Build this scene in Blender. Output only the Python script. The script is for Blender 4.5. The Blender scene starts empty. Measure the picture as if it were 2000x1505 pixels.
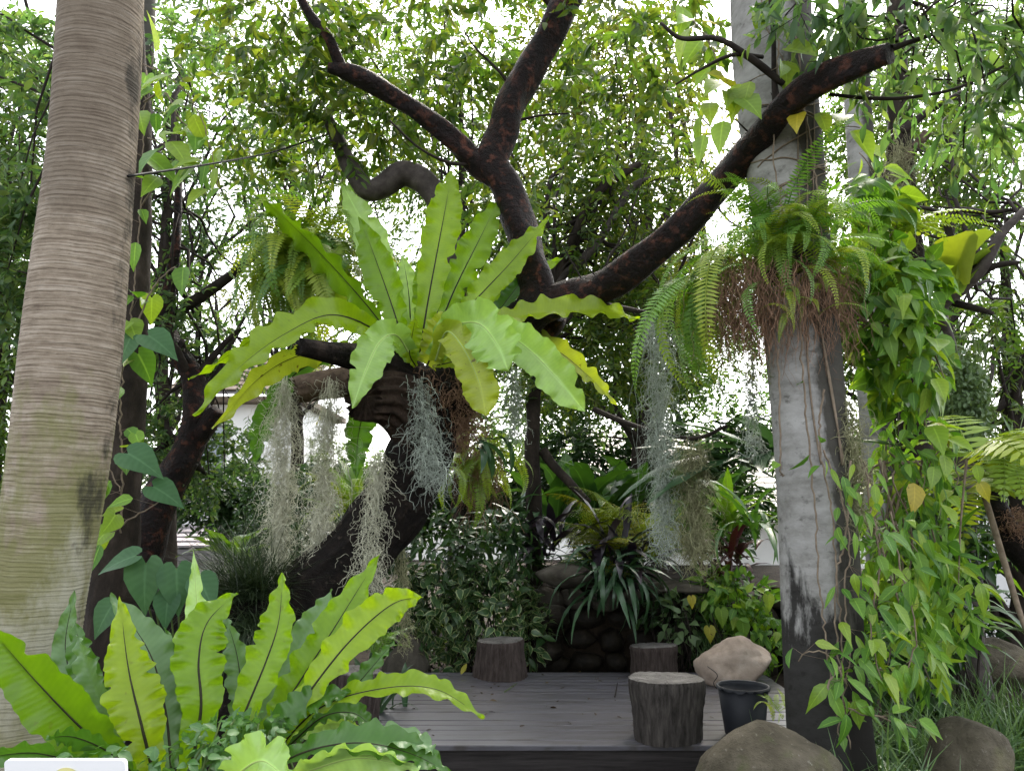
import bpy, math, random
import numpy as np
from mathutils import Vector, Matrix, noise as mnoise

# ------------------------------------------------------------------ camera, sky, sun, exposure
scene = bpy.context.scene
COL = scene.collection
PITCH = math.radians(9.4)
CAM_H = 1.5
F = 1500.0
cam_d = bpy.data.cameras.new("camera")
cam_d.sensor_width = 36.0
cam_d.lens = 27.0
cam_d.clip_start = 0.05
cam_d.clip_end = 2000.0
cam = bpy.data.objects.new("camera", cam_d)
cam.location = (0, 0, CAM_H)
cam.rotation_euler = (math.pi / 2 + PITCH, 0, 0)
COL.objects.link(cam)
scene.camera = cam

SUN_EL, SUN_ROT = math.radians(50), math.radians(14)
w = bpy.data.worlds.new("World")
scene.world = w
w.use_nodes = True
nt = w.node_tree
nt.nodes.clear()
out = nt.nodes.new("ShaderNodeOutputWorld")
bg = nt.nodes.new("ShaderNodeBackground")
sky = nt.nodes.new("ShaderNodeTexSky")
sky.sky_type = 'NISHITA'
sky.sun_disc = False
sky.sun_elevation = SUN_EL
sky.sun_rotation = SUN_ROT
sky.air_density = 1.0
sky.dust_density = 3.0
hs = nt.nodes.new("ShaderNodeHueSaturation")
hs.inputs['Saturation'].default_value = 0.24
nt.links.new(sky.outputs[0], hs.inputs['Color'])
nt.links.new(hs.outputs[0], bg.inputs['Color'])
bg.inputs['Strength'].default_value = 0.15
nt.links.new(bg.outputs[0], out.inputs['Surface'])

sd = bpy.data.lights.new("sun", 'SUN')
sd.energy = 1.5
sd.angle = math.radians(26)
sd.color = (1.0, 0.90, 0.76)
so = bpy.data.objects.new("sun", sd)
COL.objects.link(so)
# sun direction: SUN_ROT measured clockwise from +Y (north) as in the sky texture
sdir = Vector((math.sin(SUN_ROT) * math.cos(SUN_EL), math.cos(SUN_ROT) * math.cos(SUN_EL), math.sin(SUN_EL)))
so.rotation_euler = (-sdir).to_track_quat('-Z', 'Y').to_euler()

vs = scene.view_settings
vs.view_transform = 'Standard'
vs.look = 'None'
vs.exposure = 2.42
vs.gamma = 1.0
vs.use_curve_mapping = False
cy = scene.cycles
cy.max_bounces = 7
cy.diffuse_bounces = 4
cy.glossy_bounces = 2
cy.transmission_bounces = 5
cy.transparent_max_bounces = 4
cy.use_denoising = True
cy.sample_clamp_indirect = 6.0

# ------------------------------------------------------------------ helpers
R = np.random.default_rng(11)
random.seed(11)
CP, SP = math.cos(PITCH), math.sin(PITCH)


def P(px, py, d):
    """World point seen at photo pixel (px, py) at ground distance d (metres along Y)."""
    xc, yc = (px - 1000.0) / F, (752.5 - py) / F
    t = d / (CP - yc * SP)
    return np.array([xc * t, d, CAM_H + t * (SP + yc * CP)])


def M(px, py, d):
    """metres per photo pixel there."""
    return d / (CP - (752.5 - py) / F * SP) / F


def on_plane(px, py, z):
    """World point on the horizontal plane z seen at photo pixel (px, py)."""
    yc = (752.5 - py) / F
    d = (CAM_H - z) * (CP - yc * SP) / -(SP + yc * CP)
    return P(px, py, d)


def proj(p):
    p = np.asarray(p, float)
    y, z = p[..., 1], p[..., 2] - CAM_H
    dep = y * CP + z * SP
    dep = np.where(dep < 0.05, 0.05, dep)
    return 1000 + F * p[..., 0] / dep, 752.5 - F * (z * CP - y * SP) / dep, dep


def nrm(a):
    a = np.asarray(a, float)
    l = np.linalg.norm(a, axis=-1, keepdims=True)
    return a / np.where(l < 1e-9, 1, l)


class MB:
    def __init__(s):
        s.v, s.f, s.n, s.t, s.s, s.l = [], [], 0, [], [], []

    def add(s, v, f, tint=0.0, fs=None, ft=None):
        v = np.asarray(v, float).reshape(-1, 3)
        k = len(v)
        s.v.append(v)
        if isinstance(f, np.ndarray):
            if f.size:
                s.f.append(f.astype(np.int64) + s.n)
        else:
            by = {}
            for q in f:
                by.setdefault(len(q), []).append(q)
            for q in by.values():
                s.f.append(np.array(q, dtype=np.int64) + s.n)
        s.t.append(np.broadcast_to(np.asarray(tint, float), (k,)))
        s.s.append(np.zeros(k) if fs is None else np.broadcast_to(np.asarray(fs, float), (k,)))
        s.l.append(np.zeros(k) if ft is None else np.broadcast_to(np.asarray(ft, float), (k,)))
        s.n += k

    def mesh(s, name, mat, base=(0, 0, 0), smooth=True):
        me = bpy.data.meshes.new(name)
        v = np.concatenate(s.v) - np.asarray(base, float)
        me.vertices.add(len(v))
        me.vertices.foreach_set("co", v.astype(np.float32).ravel())
        loops = np.concatenate([f.ravel() for f in s.f])
        tot = np.concatenate([np.full(len(f), f.shape[1]) for f in s.f])
        start = np.concatenate([[0], np.cumsum(tot)[:-1]])
        me.loops.add(len(loops))
        me.loops.foreach_set("vertex_index", loops.astype(np.int32))
        me.polygons.add(len(tot))
        me.polygons.foreach_set("loop_start", start.astype(np.int32))
        me.polygons.foreach_set("loop_total", tot.astype(np.int32))
        me.polygons.foreach_set("use_smooth", np.full(len(tot), smooth))
        for nm, arr in (("tint", s.t), ("fs", s.s), ("ft", s.l)):
            a = me.attributes.new(nm, 'FLOAT', 'POINT')
            a.data.foreach_set("value", np.concatenate(arr).astype(np.float32))
        me.update(calc_edges=True)
        me.materials.append(mat)
        return me

    def build(s, name, mat, parent=None, base=None, smooth=True, kind=None, label=None):
        if base is None:
            base = parent['_b'] if parent is not None else np.concatenate(s.v).mean(0)
        me = s.mesh(name, mat, base, smooth)
        return link(name, me, parent, base, kind, label)


def link(name, me, parent, base, kind=None, label=None):
    o = bpy.data.objects.new(name, me)
    COL.objects.link(o)
    if parent is not None:
        o.parent = parent
        o.location = Vector(base) - Vector(parent['_b'])
    else:
        o.location = Vector(base)
    o['_b'] = [float(x) for x in base]
    if kind:
        o['kind'] = kind
    if label:
        o['label'] = label
    return o


def thing(name, label, cat, base, group=None):
    o = bpy.data.objects.new(name, None)
    o.empty_display_size = 0.1
    COL.objects.link(o)
    o.location = Vector(base)
    o['_b'] = [float(x) for x in base]
    return tag(o, label, cat, group)


def tag(o, label, cat, group=None):
    o['label'] = label
    o['category'] = cat
    if group:
        o['group'] = group
    return o


def smooth_path(pts, n):
    """Catmull-Rom through rows of pts (any number of columns)."""
    p = np.asarray(pts, float)
    p = np.vstack([2 * p[0] - p[1], p, 2 * p[-1] - p[-2]])
    k = len(p) - 3
    u = np.linspace(0, k, n)
    i = np.minimum(u.astype(int), k - 1)
    t = (u - i)[:, None]
    a, b, c, d = p[i], p[i + 1], p[i + 2], p[i + 3]
    return 0.5 * (2 * b + (c - a) * t + (2 * a - 5 * b + 4 * c - d) * t ** 2 + (3 * b - a - 3 * c + d) * t ** 3)


def frames(c):
    T = nrm(np.gradient(c, axis=0))
    ref = np.array([0.0, -1.0, 0.02])
    n = nrm(np.cross(np.cross(T[0], ref), T[0]))
    N = np.zeros_like(c)
    for i in range(len(c)):
        n = n - T[i] * np.dot(n, T[i])
        n = n / max(np.linalg.norm(n), 1e-9)
        N[i] = n
    return T, N, np.cross(T, N)


def tube(mb, c, r, sides=10, bumps=0.0, seed=0, tint=0.0, caps=True, ridges=0, grooves=0.0, jag=0.0):
    c = np.asarray(c, float)
    r = np.broadcast_to(np.asarray(r, float), (len(c),))
    T, N, B = frames(c)
    a = np.linspace(0, 2 * math.pi, sides, endpoint=False)
    arc = np.concatenate([[0], np.cumsum(np.linalg.norm(np.diff(c, axis=0), axis=1))])
    rr = np.repeat(r[:, None], sides, 1)
    if bumps:
        rs = np.random.default_rng(seed)
        for k in range(7):
            m = rs.integers(1, 4)
            fr = rs.uniform(1.5, 16)
            rr = rr * (1 + bumps * 0.5 * np.sin(m * a[None] + arc[:, None] * fr + rs.uniform(0, 6)))
    if ridges:
        rs = np.random.default_rng(seed + 1)
        g = np.zeros((len(c), sides))
        for k in range(4):
            m = int(ridges * rs.uniform(0.6, 1.3))
            g += np.sin(m * a[None] + 0.5 * np.sin(arc[:, None] * rs.uniform(2, 7) + k) + rs.uniform(0, 6))
        rr = rr * (1 + grooves * g / 4 * 1.5)
    v = c[:, None] + N[:, None] * np.cos(a)[None, :, None] * rr[..., None] + B[:, None] * np.sin(a)[None, :, None] * rr[..., None]
    if jag:
        rs = np.random.default_rng(seed + 2)
        v[-1] += T[-1][None] * rs.uniform(-jag, jag, sides)[:, None]
    n = len(c)
    i = np.arange(n - 1)[:, None] * sides
    j = np.arange(sides)[None]
    j2 = (j + 1) % sides
    q = np.stack([i + j, i + j2, i + sides + j2, i + sides + j], -1).reshape(-1, 4)
    vv = v.reshape(-1, 3)
    o = mb.n
    mb.add(vv, q, tint, ft=np.repeat(arc, sides))
    if caps:
        for row, flip in ((0, True), (n - 1, False)):
            idx = np.arange(sides) + row * sides
            cc = v[row].mean(0) + T[row] * (0.0 if not jag else -jag * 0.6) * (1 if not flip else 0)
            mb.add(cc[None], [], tint)
            m = mb.n - 1 - o
            tri = np.stack([idx, np.roll(idx, -1), np.full(sides, m)], -1)
            if flip:
                tri = tri[:, ::-1]
            mb.f.append(tri + o)
    return v


def ppath(pts, n):
    """rows (px, py, d, r_px) -> centre line and radii in metres."""
    w_ = np.array([list(P(p[0], p[1], p[2])) + [p[3] * M(p[0], p[1], p[2])] for p in pts])
    s = smooth_path(w_, n)
    return s[:, :3], np.maximum(s[:, 3], 0.0008)


def box_mb(mb, lo, hi, tint=0.0):
    x0, y0, z0 = lo
    x1, y1, z1 = hi
    v = np.array([[x0, y0, z0], [x1, y0, z0], [x1, y1, z0], [x0, y1, z0], [x0, y0, z1], [x1, y0, z1], [x1, y1, z1], [x0, y1, z1]])
    mb.add(v, [[0, 3, 2, 1], [4, 5, 6, 7], [0, 1, 5, 4], [1, 2, 6, 5], [2, 3, 7, 6], [3, 0, 4, 7]], tint)


# ------------------------------------------------------------------ materials
def newmat(name):
    m = bpy.data.materials.new(name)
    m.use_nodes = True
    t = m.node_tree
    t.nodes.clear()
    o = t.nodes.new("ShaderNodeOutputMaterial")
    return m, t, o


def N_(t, typ, **kw):
    n = t.nodes.new(typ)
    for k, v in kw.items():
        if hasattr(n, k):
            setattr(n, k, v)
        else:
            n.inputs[k].default_value = v
    return n


def ramp(t, fac, stops):
    r = t.nodes.new("ShaderNodeValToRGB")
    e = r.color_ramp.elements
    while len(e) < len(stops):
        e.new(0.5)
    for el, (p, c) in zip(e, stops):
        el.position = p
        el.color = (*c, 1) if len(c) == 3 else c
    if fac is not None:
        t.links.new(fac, r.inputs[0])
    return r.outputs[0]


def mathn(t, op, a, b=None, clamp=False):
    n = t.nodes.new("ShaderNodeMath")
    n.operation = op
    n.use_clamp = clamp
    for i, x in enumerate((a, b)):
        if x is None:
            continue
        if isinstance(x, (int, float)):
            n.inputs[i].default_value = x
        else:
            t.links.new(x, n.inputs[i])
    return n.outputs[0]


def mixc(t, fac, a, b, mode='MIX'):
    n = t.nodes.new("ShaderNodeMixRGB")
    n.blend_type = mode
    for i, x in zip((0, 1, 2), (fac, a, b)):
        if isinstance(x, (int, float)):
            n.inputs[i].default_value = x
        elif isinstance(x, tuple):
            n.inputs[i].default_value = (*x, 1)
        else:
            t.links.new(x, n.inputs[i])
    return n.outputs[0]


def noise(t, scale, detail=4, rough=0.55, vec=None, dist=0.0):
    n = t.nodes.new("ShaderNodeTexNoise")
    n.inputs['Scale'].default_value = scale
    n.inputs['Detail'].default_value = detail
    n.inputs['Roughness'].default_value = rough
    n.inputs['Distortion'].default_value = dist
    if vec is not None:
        t.links.new(vec, n.inputs['Vector'])
    return n.outputs['Fac']


def coords(t, scale=(1, 1, 1), rot=(0, 0, 0)):
    tc = t.nodes.new("ShaderNodeTexCoord")
    mp = t.nodes.new("ShaderNodeMapping")
    mp.inputs['Scale'].default_value = scale
    mp.inputs['Rotation'].default_value = rot
    t.links.new(tc.outputs['Object'], mp.inputs['Vector'])
    return mp.outputs[0]


def attr(t, name):
    a = t.nodes.new("ShaderNodeAttribute")
    a.attribute_name = name
    return a.outputs['Fac']


def bump(t, h, strength, dist=0.01):
    b = t.nodes.new("ShaderNodeBump")
    b.inputs['Strength'].default_value = strength
    b.inputs['Distance'].default_value = dist
    t.links.new(h, b.inputs['Height'])
    return b.outputs[0]


def leaf_mat(name, cols, trans=0.4, rough=0.42, vein=0.35, glow=(1.25, 1.2, 0.5), spec=0.5, stripes=0.0, edge=None, spots=0.0, rib=None):
    m, t, o = newmat(name)
    rnd = t.nodes.new("ShaderNodeObjectInfo").outputs['Random']
    fac = mathn(t, 'FRACT', mathn(t, 'ADD', attr(t, 'tint'), rnd))
    n = len(cols)
    c = ramp(t, fac, [(i / max(n - 1, 1), k) for i, k in enumerate(cols)])
    fs = mathn(t, 'ABSOLUTE', attr(t, 'fs'))
    pos = t.nodes.new("ShaderNodeNewGeometry").outputs['Position']
    nz = noise(t, 14, 3, 0.6, pos)
    c = mixc(t, 0.5, c, ramp(t, nz, [(0.3, (0.72, 0.75, 0.7)), (0.75, (1.2, 1.15, 1.1))]), 'MULTIPLY')
    if stripes:
        st = mathn(t, 'SINE', mathn(t, 'ADD', mathn(t, 'MULTIPLY', attr(t, 'ft'), 330.0 if 'frond' in name else 230.0), mathn(t, 'MULTIPLY', fs, -9.0)))
        c = mixc(t, stripes, c, ramp(t, mathn(t, 'MULTIPLY_ADD', st, 0.5), [(0, (0.8, 0.85, 0.75)), (1, (1.15, 1.12, 1.2))]), 'MULTIPLY')
    if vein:
        c = mixc(t, mathn(t, 'MULTIPLY', mathn(t, 'SUBTRACT', 1.0, mathn(t, 'MULTIPLY', fs, 9.0), True), vein), c, tuple(min(1, x * 1.9 + 0.03) for x in cols[len(cols) // 2]))
    if edge:
        c = mixc(t, mathn(t, 'MULTIPLY', mathn(t, 'SUBTRACT', fs, 0.62), 4.0, True), c, edge)
    if spots:
        s2 = noise(t, 30, 2, 0.5, pos)
        f2 = mathn(t, 'MULTIPLY', mathn(t, 'SUBTRACT', s2, 0.68), 14.0, True)
        c = mixc(t, mathn(t, 'MULTIPLY', f2, spots), c, (0.09, 0.05, 0.015))
    pb = N_(t, "ShaderNodeBsdfPrincipled")
    pb.inputs['Roughness'].default_value = rough
    pb.inputs['Specular IOR Level'].default_value = spec
    t.links.new(c, pb.inputs['Base Color'])
    if stripes:
        t.links.new(bump(t, st, 0.12, 0.0015), pb.inputs['Normal'])
    tr = N_(t, "ShaderNodeBsdfTranslucent")
    t.links.new(mixc(t, 1.0, c, glow, 'MULTIPLY'), tr.inputs['Color'])
    mx = N_(t, "ShaderNodeMixShader")
    mx.inputs[0].default_value = trans
    t.links.new(pb.outputs[0], mx.inputs[1])
    t.links.new(tr.outputs[0], mx.inputs[2])
    t.links.new(mx.outputs[0], o.inputs['Surface'])
    return m


def solid(name, stops, scale=6, vec_scale=(1, 1, 1), rough=0.8, bumps=0.4, bdist=0.01, detail=6, spec=0.14, second=None, metal=0.0, tintmix=0.0, rough2=None):
    """noise-coloured solid; second = (scale, threshold, colour, vec_scale) adds patches."""
    m, t, o = newmat(name)
    v = coords(t, vec_scale)
    n1 = noise(t, scale, detail, 0.65, v)
    c = ramp(t, n1, stops)
    for s in (second or []):
        n2 = noise(t, s[0], 4, 0.6, coords(t, s[3] if len(s) > 3 else (1, 1, 1)))
        f2 = mathn(t, 'MULTIPLY', mathn(t, 'SUBTRACT', n2, s[1]), 7.0, True)
        c = mixc(t, mathn(t, 'MULTIPLY', f2, s[4] if len(s) > 4 else 0.85), c, s[2])
    if tintmix:
        rnd = t.nodes.new("ShaderNodeObjectInfo").outputs['Random']
        fac = mathn(t, 'FRACT', mathn(t, 'ADD', attr(t, 'tint'), rnd))
        c = mixc(t, tintmix, c, ramp(t, fac, [(0, (0.45, 0.45, 0.45)), (1, (1.5, 1.5, 1.5))]), 'MULTIPLY')
    pb = N_(t, "ShaderNodeBsdfPrincipled")
    pb.inputs['Roughness'].default_value = rough
    pb.inputs['Specular IOR Level'].default_value = spec
    pb.inputs['Metallic'].default_value = metal
    t.links.new(c, pb.inputs['Base Color'])
    if bumps:
        n3 = noise(t, scale * 3.2, 6, 0.7, v)
        h = mathn(t, 'ADD', n1, mathn(t, 'MULTIPLY', n3, 0.6))
        t.links.new(bump(t, h, bumps, bdist), pb.inputs['Normal'])
    t.links.new(pb.outputs[0], o.inputs['Surface'])
    return m


MT = {}
# palms and barks
def palm_bark(name, dark, mid, light, line, streak, stains_and_shade):
    """ring scars darken at each ring's lower lip (attribute fs = phase within the ring)"""
    m, t, o = newmat(name)
    n1 = noise(t, 2.0, 6, 0.7, coords(t, (1.5, 1.5, streak)))
    n2 = noise(t, 9.0, 6, 0.7, coords(t, (1, 1, 1.6)))
    c = ramp(t, mathn(t, 'ADD', mathn(t, 'MULTIPLY', n1, 0.6), mathn(t, 'MULTIPLY', n2, 0.4)), [(0.36, dark), (0.5, mid), (0.64, light)])
    ph = attr(t, 'fs')
    ln = mathn(t, 'MULTIPLY', mathn(t, 'SUBTRACT', 1.0, mathn(t, 'MULTIPLY', ph, 3.6), True), mathn(t, 'MULTIPLY', mathn(t, 'SUBTRACT', noise(t, 5, 4, 0.6, coords(t, (1, 1, 5))), 0.3), 3.2, True))
    c = mixc(t, mathn(t, 'MULTIPLY', ln, line), c, tuple(x * 0.3 for x in dark))
    tc = t.nodes.new("ShaderNodeTexCoord")
    sp = t.nodes.new("ShaderNodeSeparateXYZ")
    t.links.new(tc.outputs['Object'], sp.inputs[0])
    for (sc, thr, col, vsc, amt, axis, lo, hi) in stains_and_shade:
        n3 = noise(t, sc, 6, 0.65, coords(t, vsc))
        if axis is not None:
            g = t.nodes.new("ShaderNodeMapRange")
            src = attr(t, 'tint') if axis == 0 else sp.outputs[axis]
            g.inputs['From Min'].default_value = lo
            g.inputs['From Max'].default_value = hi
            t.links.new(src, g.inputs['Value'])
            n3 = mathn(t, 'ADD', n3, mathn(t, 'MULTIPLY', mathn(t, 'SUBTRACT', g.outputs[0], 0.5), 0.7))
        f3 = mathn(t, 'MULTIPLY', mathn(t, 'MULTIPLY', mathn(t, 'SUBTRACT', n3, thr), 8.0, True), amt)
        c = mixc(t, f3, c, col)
    pb = N_(t, "ShaderNodeBsdfPrincipled")
    pb.inputs['Roughness'].default_value = 0.85
    pb.inputs['Specular IOR Level'].default_value = 0.1
    t.links.new(c, pb.inputs['Base Color'])
    t.links.new(bump(t, mathn(t, 'ADD', n1, n2), 0.6, 0.006), pb.inputs['Normal'])
    t.links.new(pb.outputs[0], o.inputs['Surface'])
    return m


MT['palm_bark'] = palm_bark('ringed palm bark', (0.13, 0.10, 0.075), (0.25, 0.205, 0.155), (0.38, 0.33, 0.27), 0.8, 40,
                            [(2.6, 0.53, (0.15, 0.16, 0.05), (1.5, 1.5, 0.7), 0.65, 2, 3.2, 0.9), (3.5, 0.66, (0.42, 0.40, 0.35), (1, 1, 0.6), 0.5, 2, 3.5, 0.6), (1.8, 0.60, (0.10, 0.08, 0.06), (1, 1, 0.9), 0.55, 2, 1.0, 3.6),
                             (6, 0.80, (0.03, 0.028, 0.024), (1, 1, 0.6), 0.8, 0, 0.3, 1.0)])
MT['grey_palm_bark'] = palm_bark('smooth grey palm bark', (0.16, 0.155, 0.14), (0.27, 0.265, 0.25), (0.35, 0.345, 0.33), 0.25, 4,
                                 [(3.2, 0.36, (0.032, 0.029, 0.022), (1, 1, 0.55), 0.9, 0, -0.5, 0.7), (14, 0.57, (0.06, 0.058, 0.05), (1, 1, 1.4), 0.7, None, 0, 0), (5, 0.66, (0.11, 0.12, 0.07), (1, 1, 1), 0.5, None, 0, 0),  # first entry paints side shadow, together with moss, dark onto the right half
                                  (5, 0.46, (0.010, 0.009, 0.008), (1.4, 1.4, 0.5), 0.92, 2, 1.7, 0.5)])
MT['wet_bark'] = solid('dark reddish wet bark', [(0.3, (0.002736, 0.001512, 0.00117)), (0.52, (0.008892, 0.003528, 0.002574)), (0.75, (0.02907, 0.01008, 0.006552))], 11, (1, 1, 1), 0.5, 1.0, 0.045, spec=0.22,
                       second=[(16, 0.53, (0.12, 0.042, 0.024), (1, 1, 1), 0.75), (3, 0.58, (0.010, 0.008, 0.009), (1, 1, 1), 0.9)])
MT['black_bark'] = solid('blackened old bark', [(0.3, (0.003794, 0.003114, 0.002679)), (0.55, (0.01138, 0.008303, 0.006696)), (0.8, (0.03225, 0.02249, 0.01674))], 11, (1, 1, 1), 0.7, 1.0, 0.045, spec=0.14,
                         second=[(18, 0.62, (0.10, 0.08, 0.06), (1, 1, 1), 0.6), (5, 0.58, (0.075, 0.055, 0.042), (1, 1, 1), 0.7)])
MT['grey_bark'] = solid('grey brown bark', [(0.3, (0.028, 0.02352, 0.02072)), (0.55, (0.0728, 0.0616, 0.056)), (0.8, (0.1344, 0.1176, 0.1064))], 9, (1, 1, 1), 0.7, 0.8, 0.01)
MT['brown_bark'] = solid('dark brown bark', [(0.3, (0.0105, 0.0084, 0.0063)), (0.55, (0.02887, 0.02205, 0.0168)), (0.8, (0.06825, 0.0525, 0.042))], 10, (1, 1, 0.5), 0.8, 0.9, 0.015)
MT['charred'] = solid('dark split brown wood', [(0.3, (0.010, 0.007, 0.005)), (0.55, (0.045, 0.030, 0.022)), (0.8, (0.13, 0.09, 0.068))], 12, (1, 1, 1), 0.8, 1.0, 0.03)
MT['dry_wood'] = solid('split dry wood', [(0.3, (0.04, 0.028, 0.02)), (0.55, (0.12, 0.085, 0.062)), (0.8, (0.24, 0.18, 0.14))], 14, (1, 1, 1), 0.85, 0.8, 0.01)
def cut_face(name):
    m, t, o = newmat(name)
    tc = t.nodes.new("ShaderNodeTexCoord")
    sp = t.nodes.new("ShaderNodeSeparateXYZ")
    t.links.new(tc.outputs['Object'], sp.inputs[0])
    n1 = noise(t, 9, 5, 0.65, coords(t, (1, 1, 1)))
    r_ = mathn(t, 'SQRT', mathn(t, 'ADD', mathn(t, 'MULTIPLY', sp.outputs[0], sp.outputs[0]), mathn(t, 'MULTIPLY', sp.outputs[1], sp.outputs[1])))
    ring = mathn(t, 'SINE', mathn(t, 'ADD', mathn(t, 'MULTIPLY', r_, 420.0), mathn(t, 'MULTIPLY', n1, 9.0)))
    c = ramp(t, n1, [(0.3, (0.045, 0.042, 0.038)), (0.5, (0.095, 0.09, 0.085)), (0.72, (0.17, 0.165, 0.155))])
    c = mixc(t, 0.5, c, ramp(t, mathn(t, 'MULTIPLY_ADD', ring, 0.5), [(0, (0.6, 0.58, 0.55)), (1, (1.15, 1.15, 1.15))]), 'MULTIPLY')
    ang = mathn(t, 'ARCTAN2', sp.outputs[1], sp.outputs[0])
    cr = mathn(t, 'SINE', mathn(t, 'ADD', mathn(t, 'MULTIPLY', ang, 7.0), mathn(t, 'MULTIPLY', n1, 14.0)))
    c = mixc(t, mathn(t, 'MULTIPLY', mathn(t, 'SUBTRACT', cr, 0.955), 18.0, True), c, (0.015, 0.012, 0.01))
    pb = N_(t, "ShaderNodeBsdfPrincipled")
    pb.inputs['Roughness'].default_value = 0.75
    pb.inputs['Specular IOR Level'].default_value = 0.2
    t.links.new(c, pb.inputs['Base Color'])
    t.links.new(bump(t, mathn(t, 'ADD', n1, mathn(t, 'MULTIPLY', ring, 0.12)), 0.5, 0.004), pb.inputs['Normal'])
    t.links.new(pb.outputs[0], o.inputs['Surface'])
    return m


MT['cut_wood'] = cut_face('cut weathered wood with growth rings')
MT['stump_bark'] = solid('weathered stump side', [(0.3, (0.01897, 0.01391, 0.0118)), (0.5, (0.04848, 0.0371, 0.03288)), (0.75, (0.08854, 0.06956, 0.06324))], 6, (7, 7, 1.1), 0.85, 0.9, 0.008,
                         second=[(2, 0.58, (0.035, 0.03, 0.026), (1, 1, 1), 0.6)])
MT['plank'] = solid('weathered deck plank', [(0.3, (0.045, 0.04238, 0.04726)), (0.55, (0.07425, 0.07141, 0.08137)), (0.8, (0.1058, 0.1036, 0.1181))], 3, (1.2, 22, 22), 0.36, 0.3, 0.002, spec=0.5, tintmix=0.22,
                    second=[(3.4, 0.55, (0.035, 0.03, 0.026), (1.3, 7, 1), 0.85), (14, 0.55, (0.03, 0.026, 0.02), (0.5, 2.5, 1), 0.8)])
MT['fascia'] = solid('dark deck edge board', [(0.3, (0.0126, 0.01092, 0.0105)), (0.7, (0.0357, 0.0315, 0.03024))], 3, (1.2, 22, 22), 0.6, 0.4, 0.003)
MT['rock_tan'] = solid('pinkish tan rock', [(0.3, (0.187, 0.1445, 0.1105)), (0.5, (0.34, 0.272, 0.221)), (0.75, (0.4675, 0.3995, 0.34))], 4, (1, 1, 1), 0.8, 0.5, 0.02,
                       second=[(7, 0.6, (0.12, 0.085, 0.06), (1, 1, 1), 0.6)])
MT['rock_moss'] = solid('greenish brown rock', [(0.3, (0.03359, 0.02912, 0.01881)), (0.5, (0.06719, 0.05823, 0.04032)), (0.75, (0.1075, 0.09409, 0.06944))], 6, (1, 1, 1), 0.85, 0.8, 0.04,
                        second=[(4, 0.56, (0.085, 0.09, 0.035), (1, 1, 1), 0.6), (2.2, 0.6, (0.26, 0.21, 0.15), (1, 1, 1), 0.5), (38, 0.63, (0.26, 0.25, 0.21), (1, 1, 1), 0.75), (9, 0.60, (0.045, 0.055, 0.018), (1, 1, 1), 0.6)])
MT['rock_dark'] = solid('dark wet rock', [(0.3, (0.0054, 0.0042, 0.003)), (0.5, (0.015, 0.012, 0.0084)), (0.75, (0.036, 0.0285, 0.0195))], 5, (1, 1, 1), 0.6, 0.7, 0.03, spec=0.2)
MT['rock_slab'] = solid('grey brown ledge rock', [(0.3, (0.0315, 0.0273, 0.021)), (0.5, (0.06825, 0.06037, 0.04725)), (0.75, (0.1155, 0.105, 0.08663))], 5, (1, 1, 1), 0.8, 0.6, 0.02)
MT['soil'] = solid('damp dark soil', [(0.3, (0.0099, 0.00715, 0.00495)), (0.55, (0.02475, 0.01815, 0.0121)), (0.8, (0.055, 0.04125, 0.0275))], 7, (1, 1, 1), 0.95, 0.9, 0.03,
                   second=[(2.5, 0.6, (0.03, 0.045, 0.015), (1, 1, 1), 0.6)])
MT['gravel'] = solid('pale gravel', [(0.35, (0.14, 0.12, 0.10)), (0.5, (0.30, 0.27, 0.23)), (0.7, (0.48, 0.44, 0.39))], 55, (1, 1, 1), 0.9, 1.0, 0.02)
MT['concrete'] = solid('grey concrete', [(0.3, (0.24, 0.24, 0.24)), (0.7, (0.38, 0.38, 0.38))], 8, (1, 1, 1), 0.8, 0.3, 0.004)
MT['white_wall'] = solid('white painted wall', [(0.3, (0.72, 0.72, 0.71)), (0.7, (0.82, 0.82, 0.81))], 2, (1, 1, 1), 0.8, 0.1, 0.004, second=[(3, 0.62, (0.55, 0.55, 0.52), (1, 1, 0.3), 0.4)])
MT['roof_tile'] = solid('pale cream roof tile', [(0.3, (0.52, 0.48, 0.42)), (0.7, (0.74, 0.70, 0.63))], 3, (1, 1, 1), 0.7, 0.2, 0.01, tintmix=0.12)
MT['roof_grey'] = solid('grey brown roof tile', [(0.3, (0.20, 0.18, 0.185)), (0.7, (0.33, 0.30, 0.31))], 3, (1, 1, 1), 0.7, 0.2, 0.01, tintmix=0.1)
MT['roof_red'] = solid('terracotta roof', [(0.3, (0.08064, 0.05808, 0.039)), (0.7, (0.121, 0.1003, 0.078))], 3, (1, 1, 1), 0.8, 0.3, 0.01)
MT['window'] = solid('blue grey window glass', [(0.3, (0.10, 0.13, 0.17)), (0.7, (0.16, 0.20, 0.25))], 1, (1, 1, 1), 0.08, 0, spec=0.8)
MT['trim'] = solid('grey eave trim', [(0.3, (0.14, 0.13, 0.13)), (0.7, (0.2, 0.19, 0.19))], 3, rough=0.7, bumps=0)
MT['bucket'] = solid('black plastic', [(0.3, (0.012, 0.013, 0.016)), (0.7, (0.022, 0.024, 0.028))], 4, rough=0.55, bumps=0.1, bdist=0.002, spec=0.2)
MT['wire'] = solid('dark wire', [(0.3, (0.005, 0.005, 0.005)), (0.7, (0.01, 0.01, 0.01))], 4, rough=0.5, bumps=0)
MT['sign_white'] = solid('white sign board', [(0.3, (0.86, 0.86, 0.87)), (0.7, (0.9, 0.9, 0.91))], 4, rough=0.4, bumps=0)
MT['sign_yellow'] = solid('pale yellow print', [(0.3, (0.75, 0.70, 0.30)), (0.7, (0.78, 0.74, 0.36))], 4, rough=0.4, bumps=0)
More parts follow.
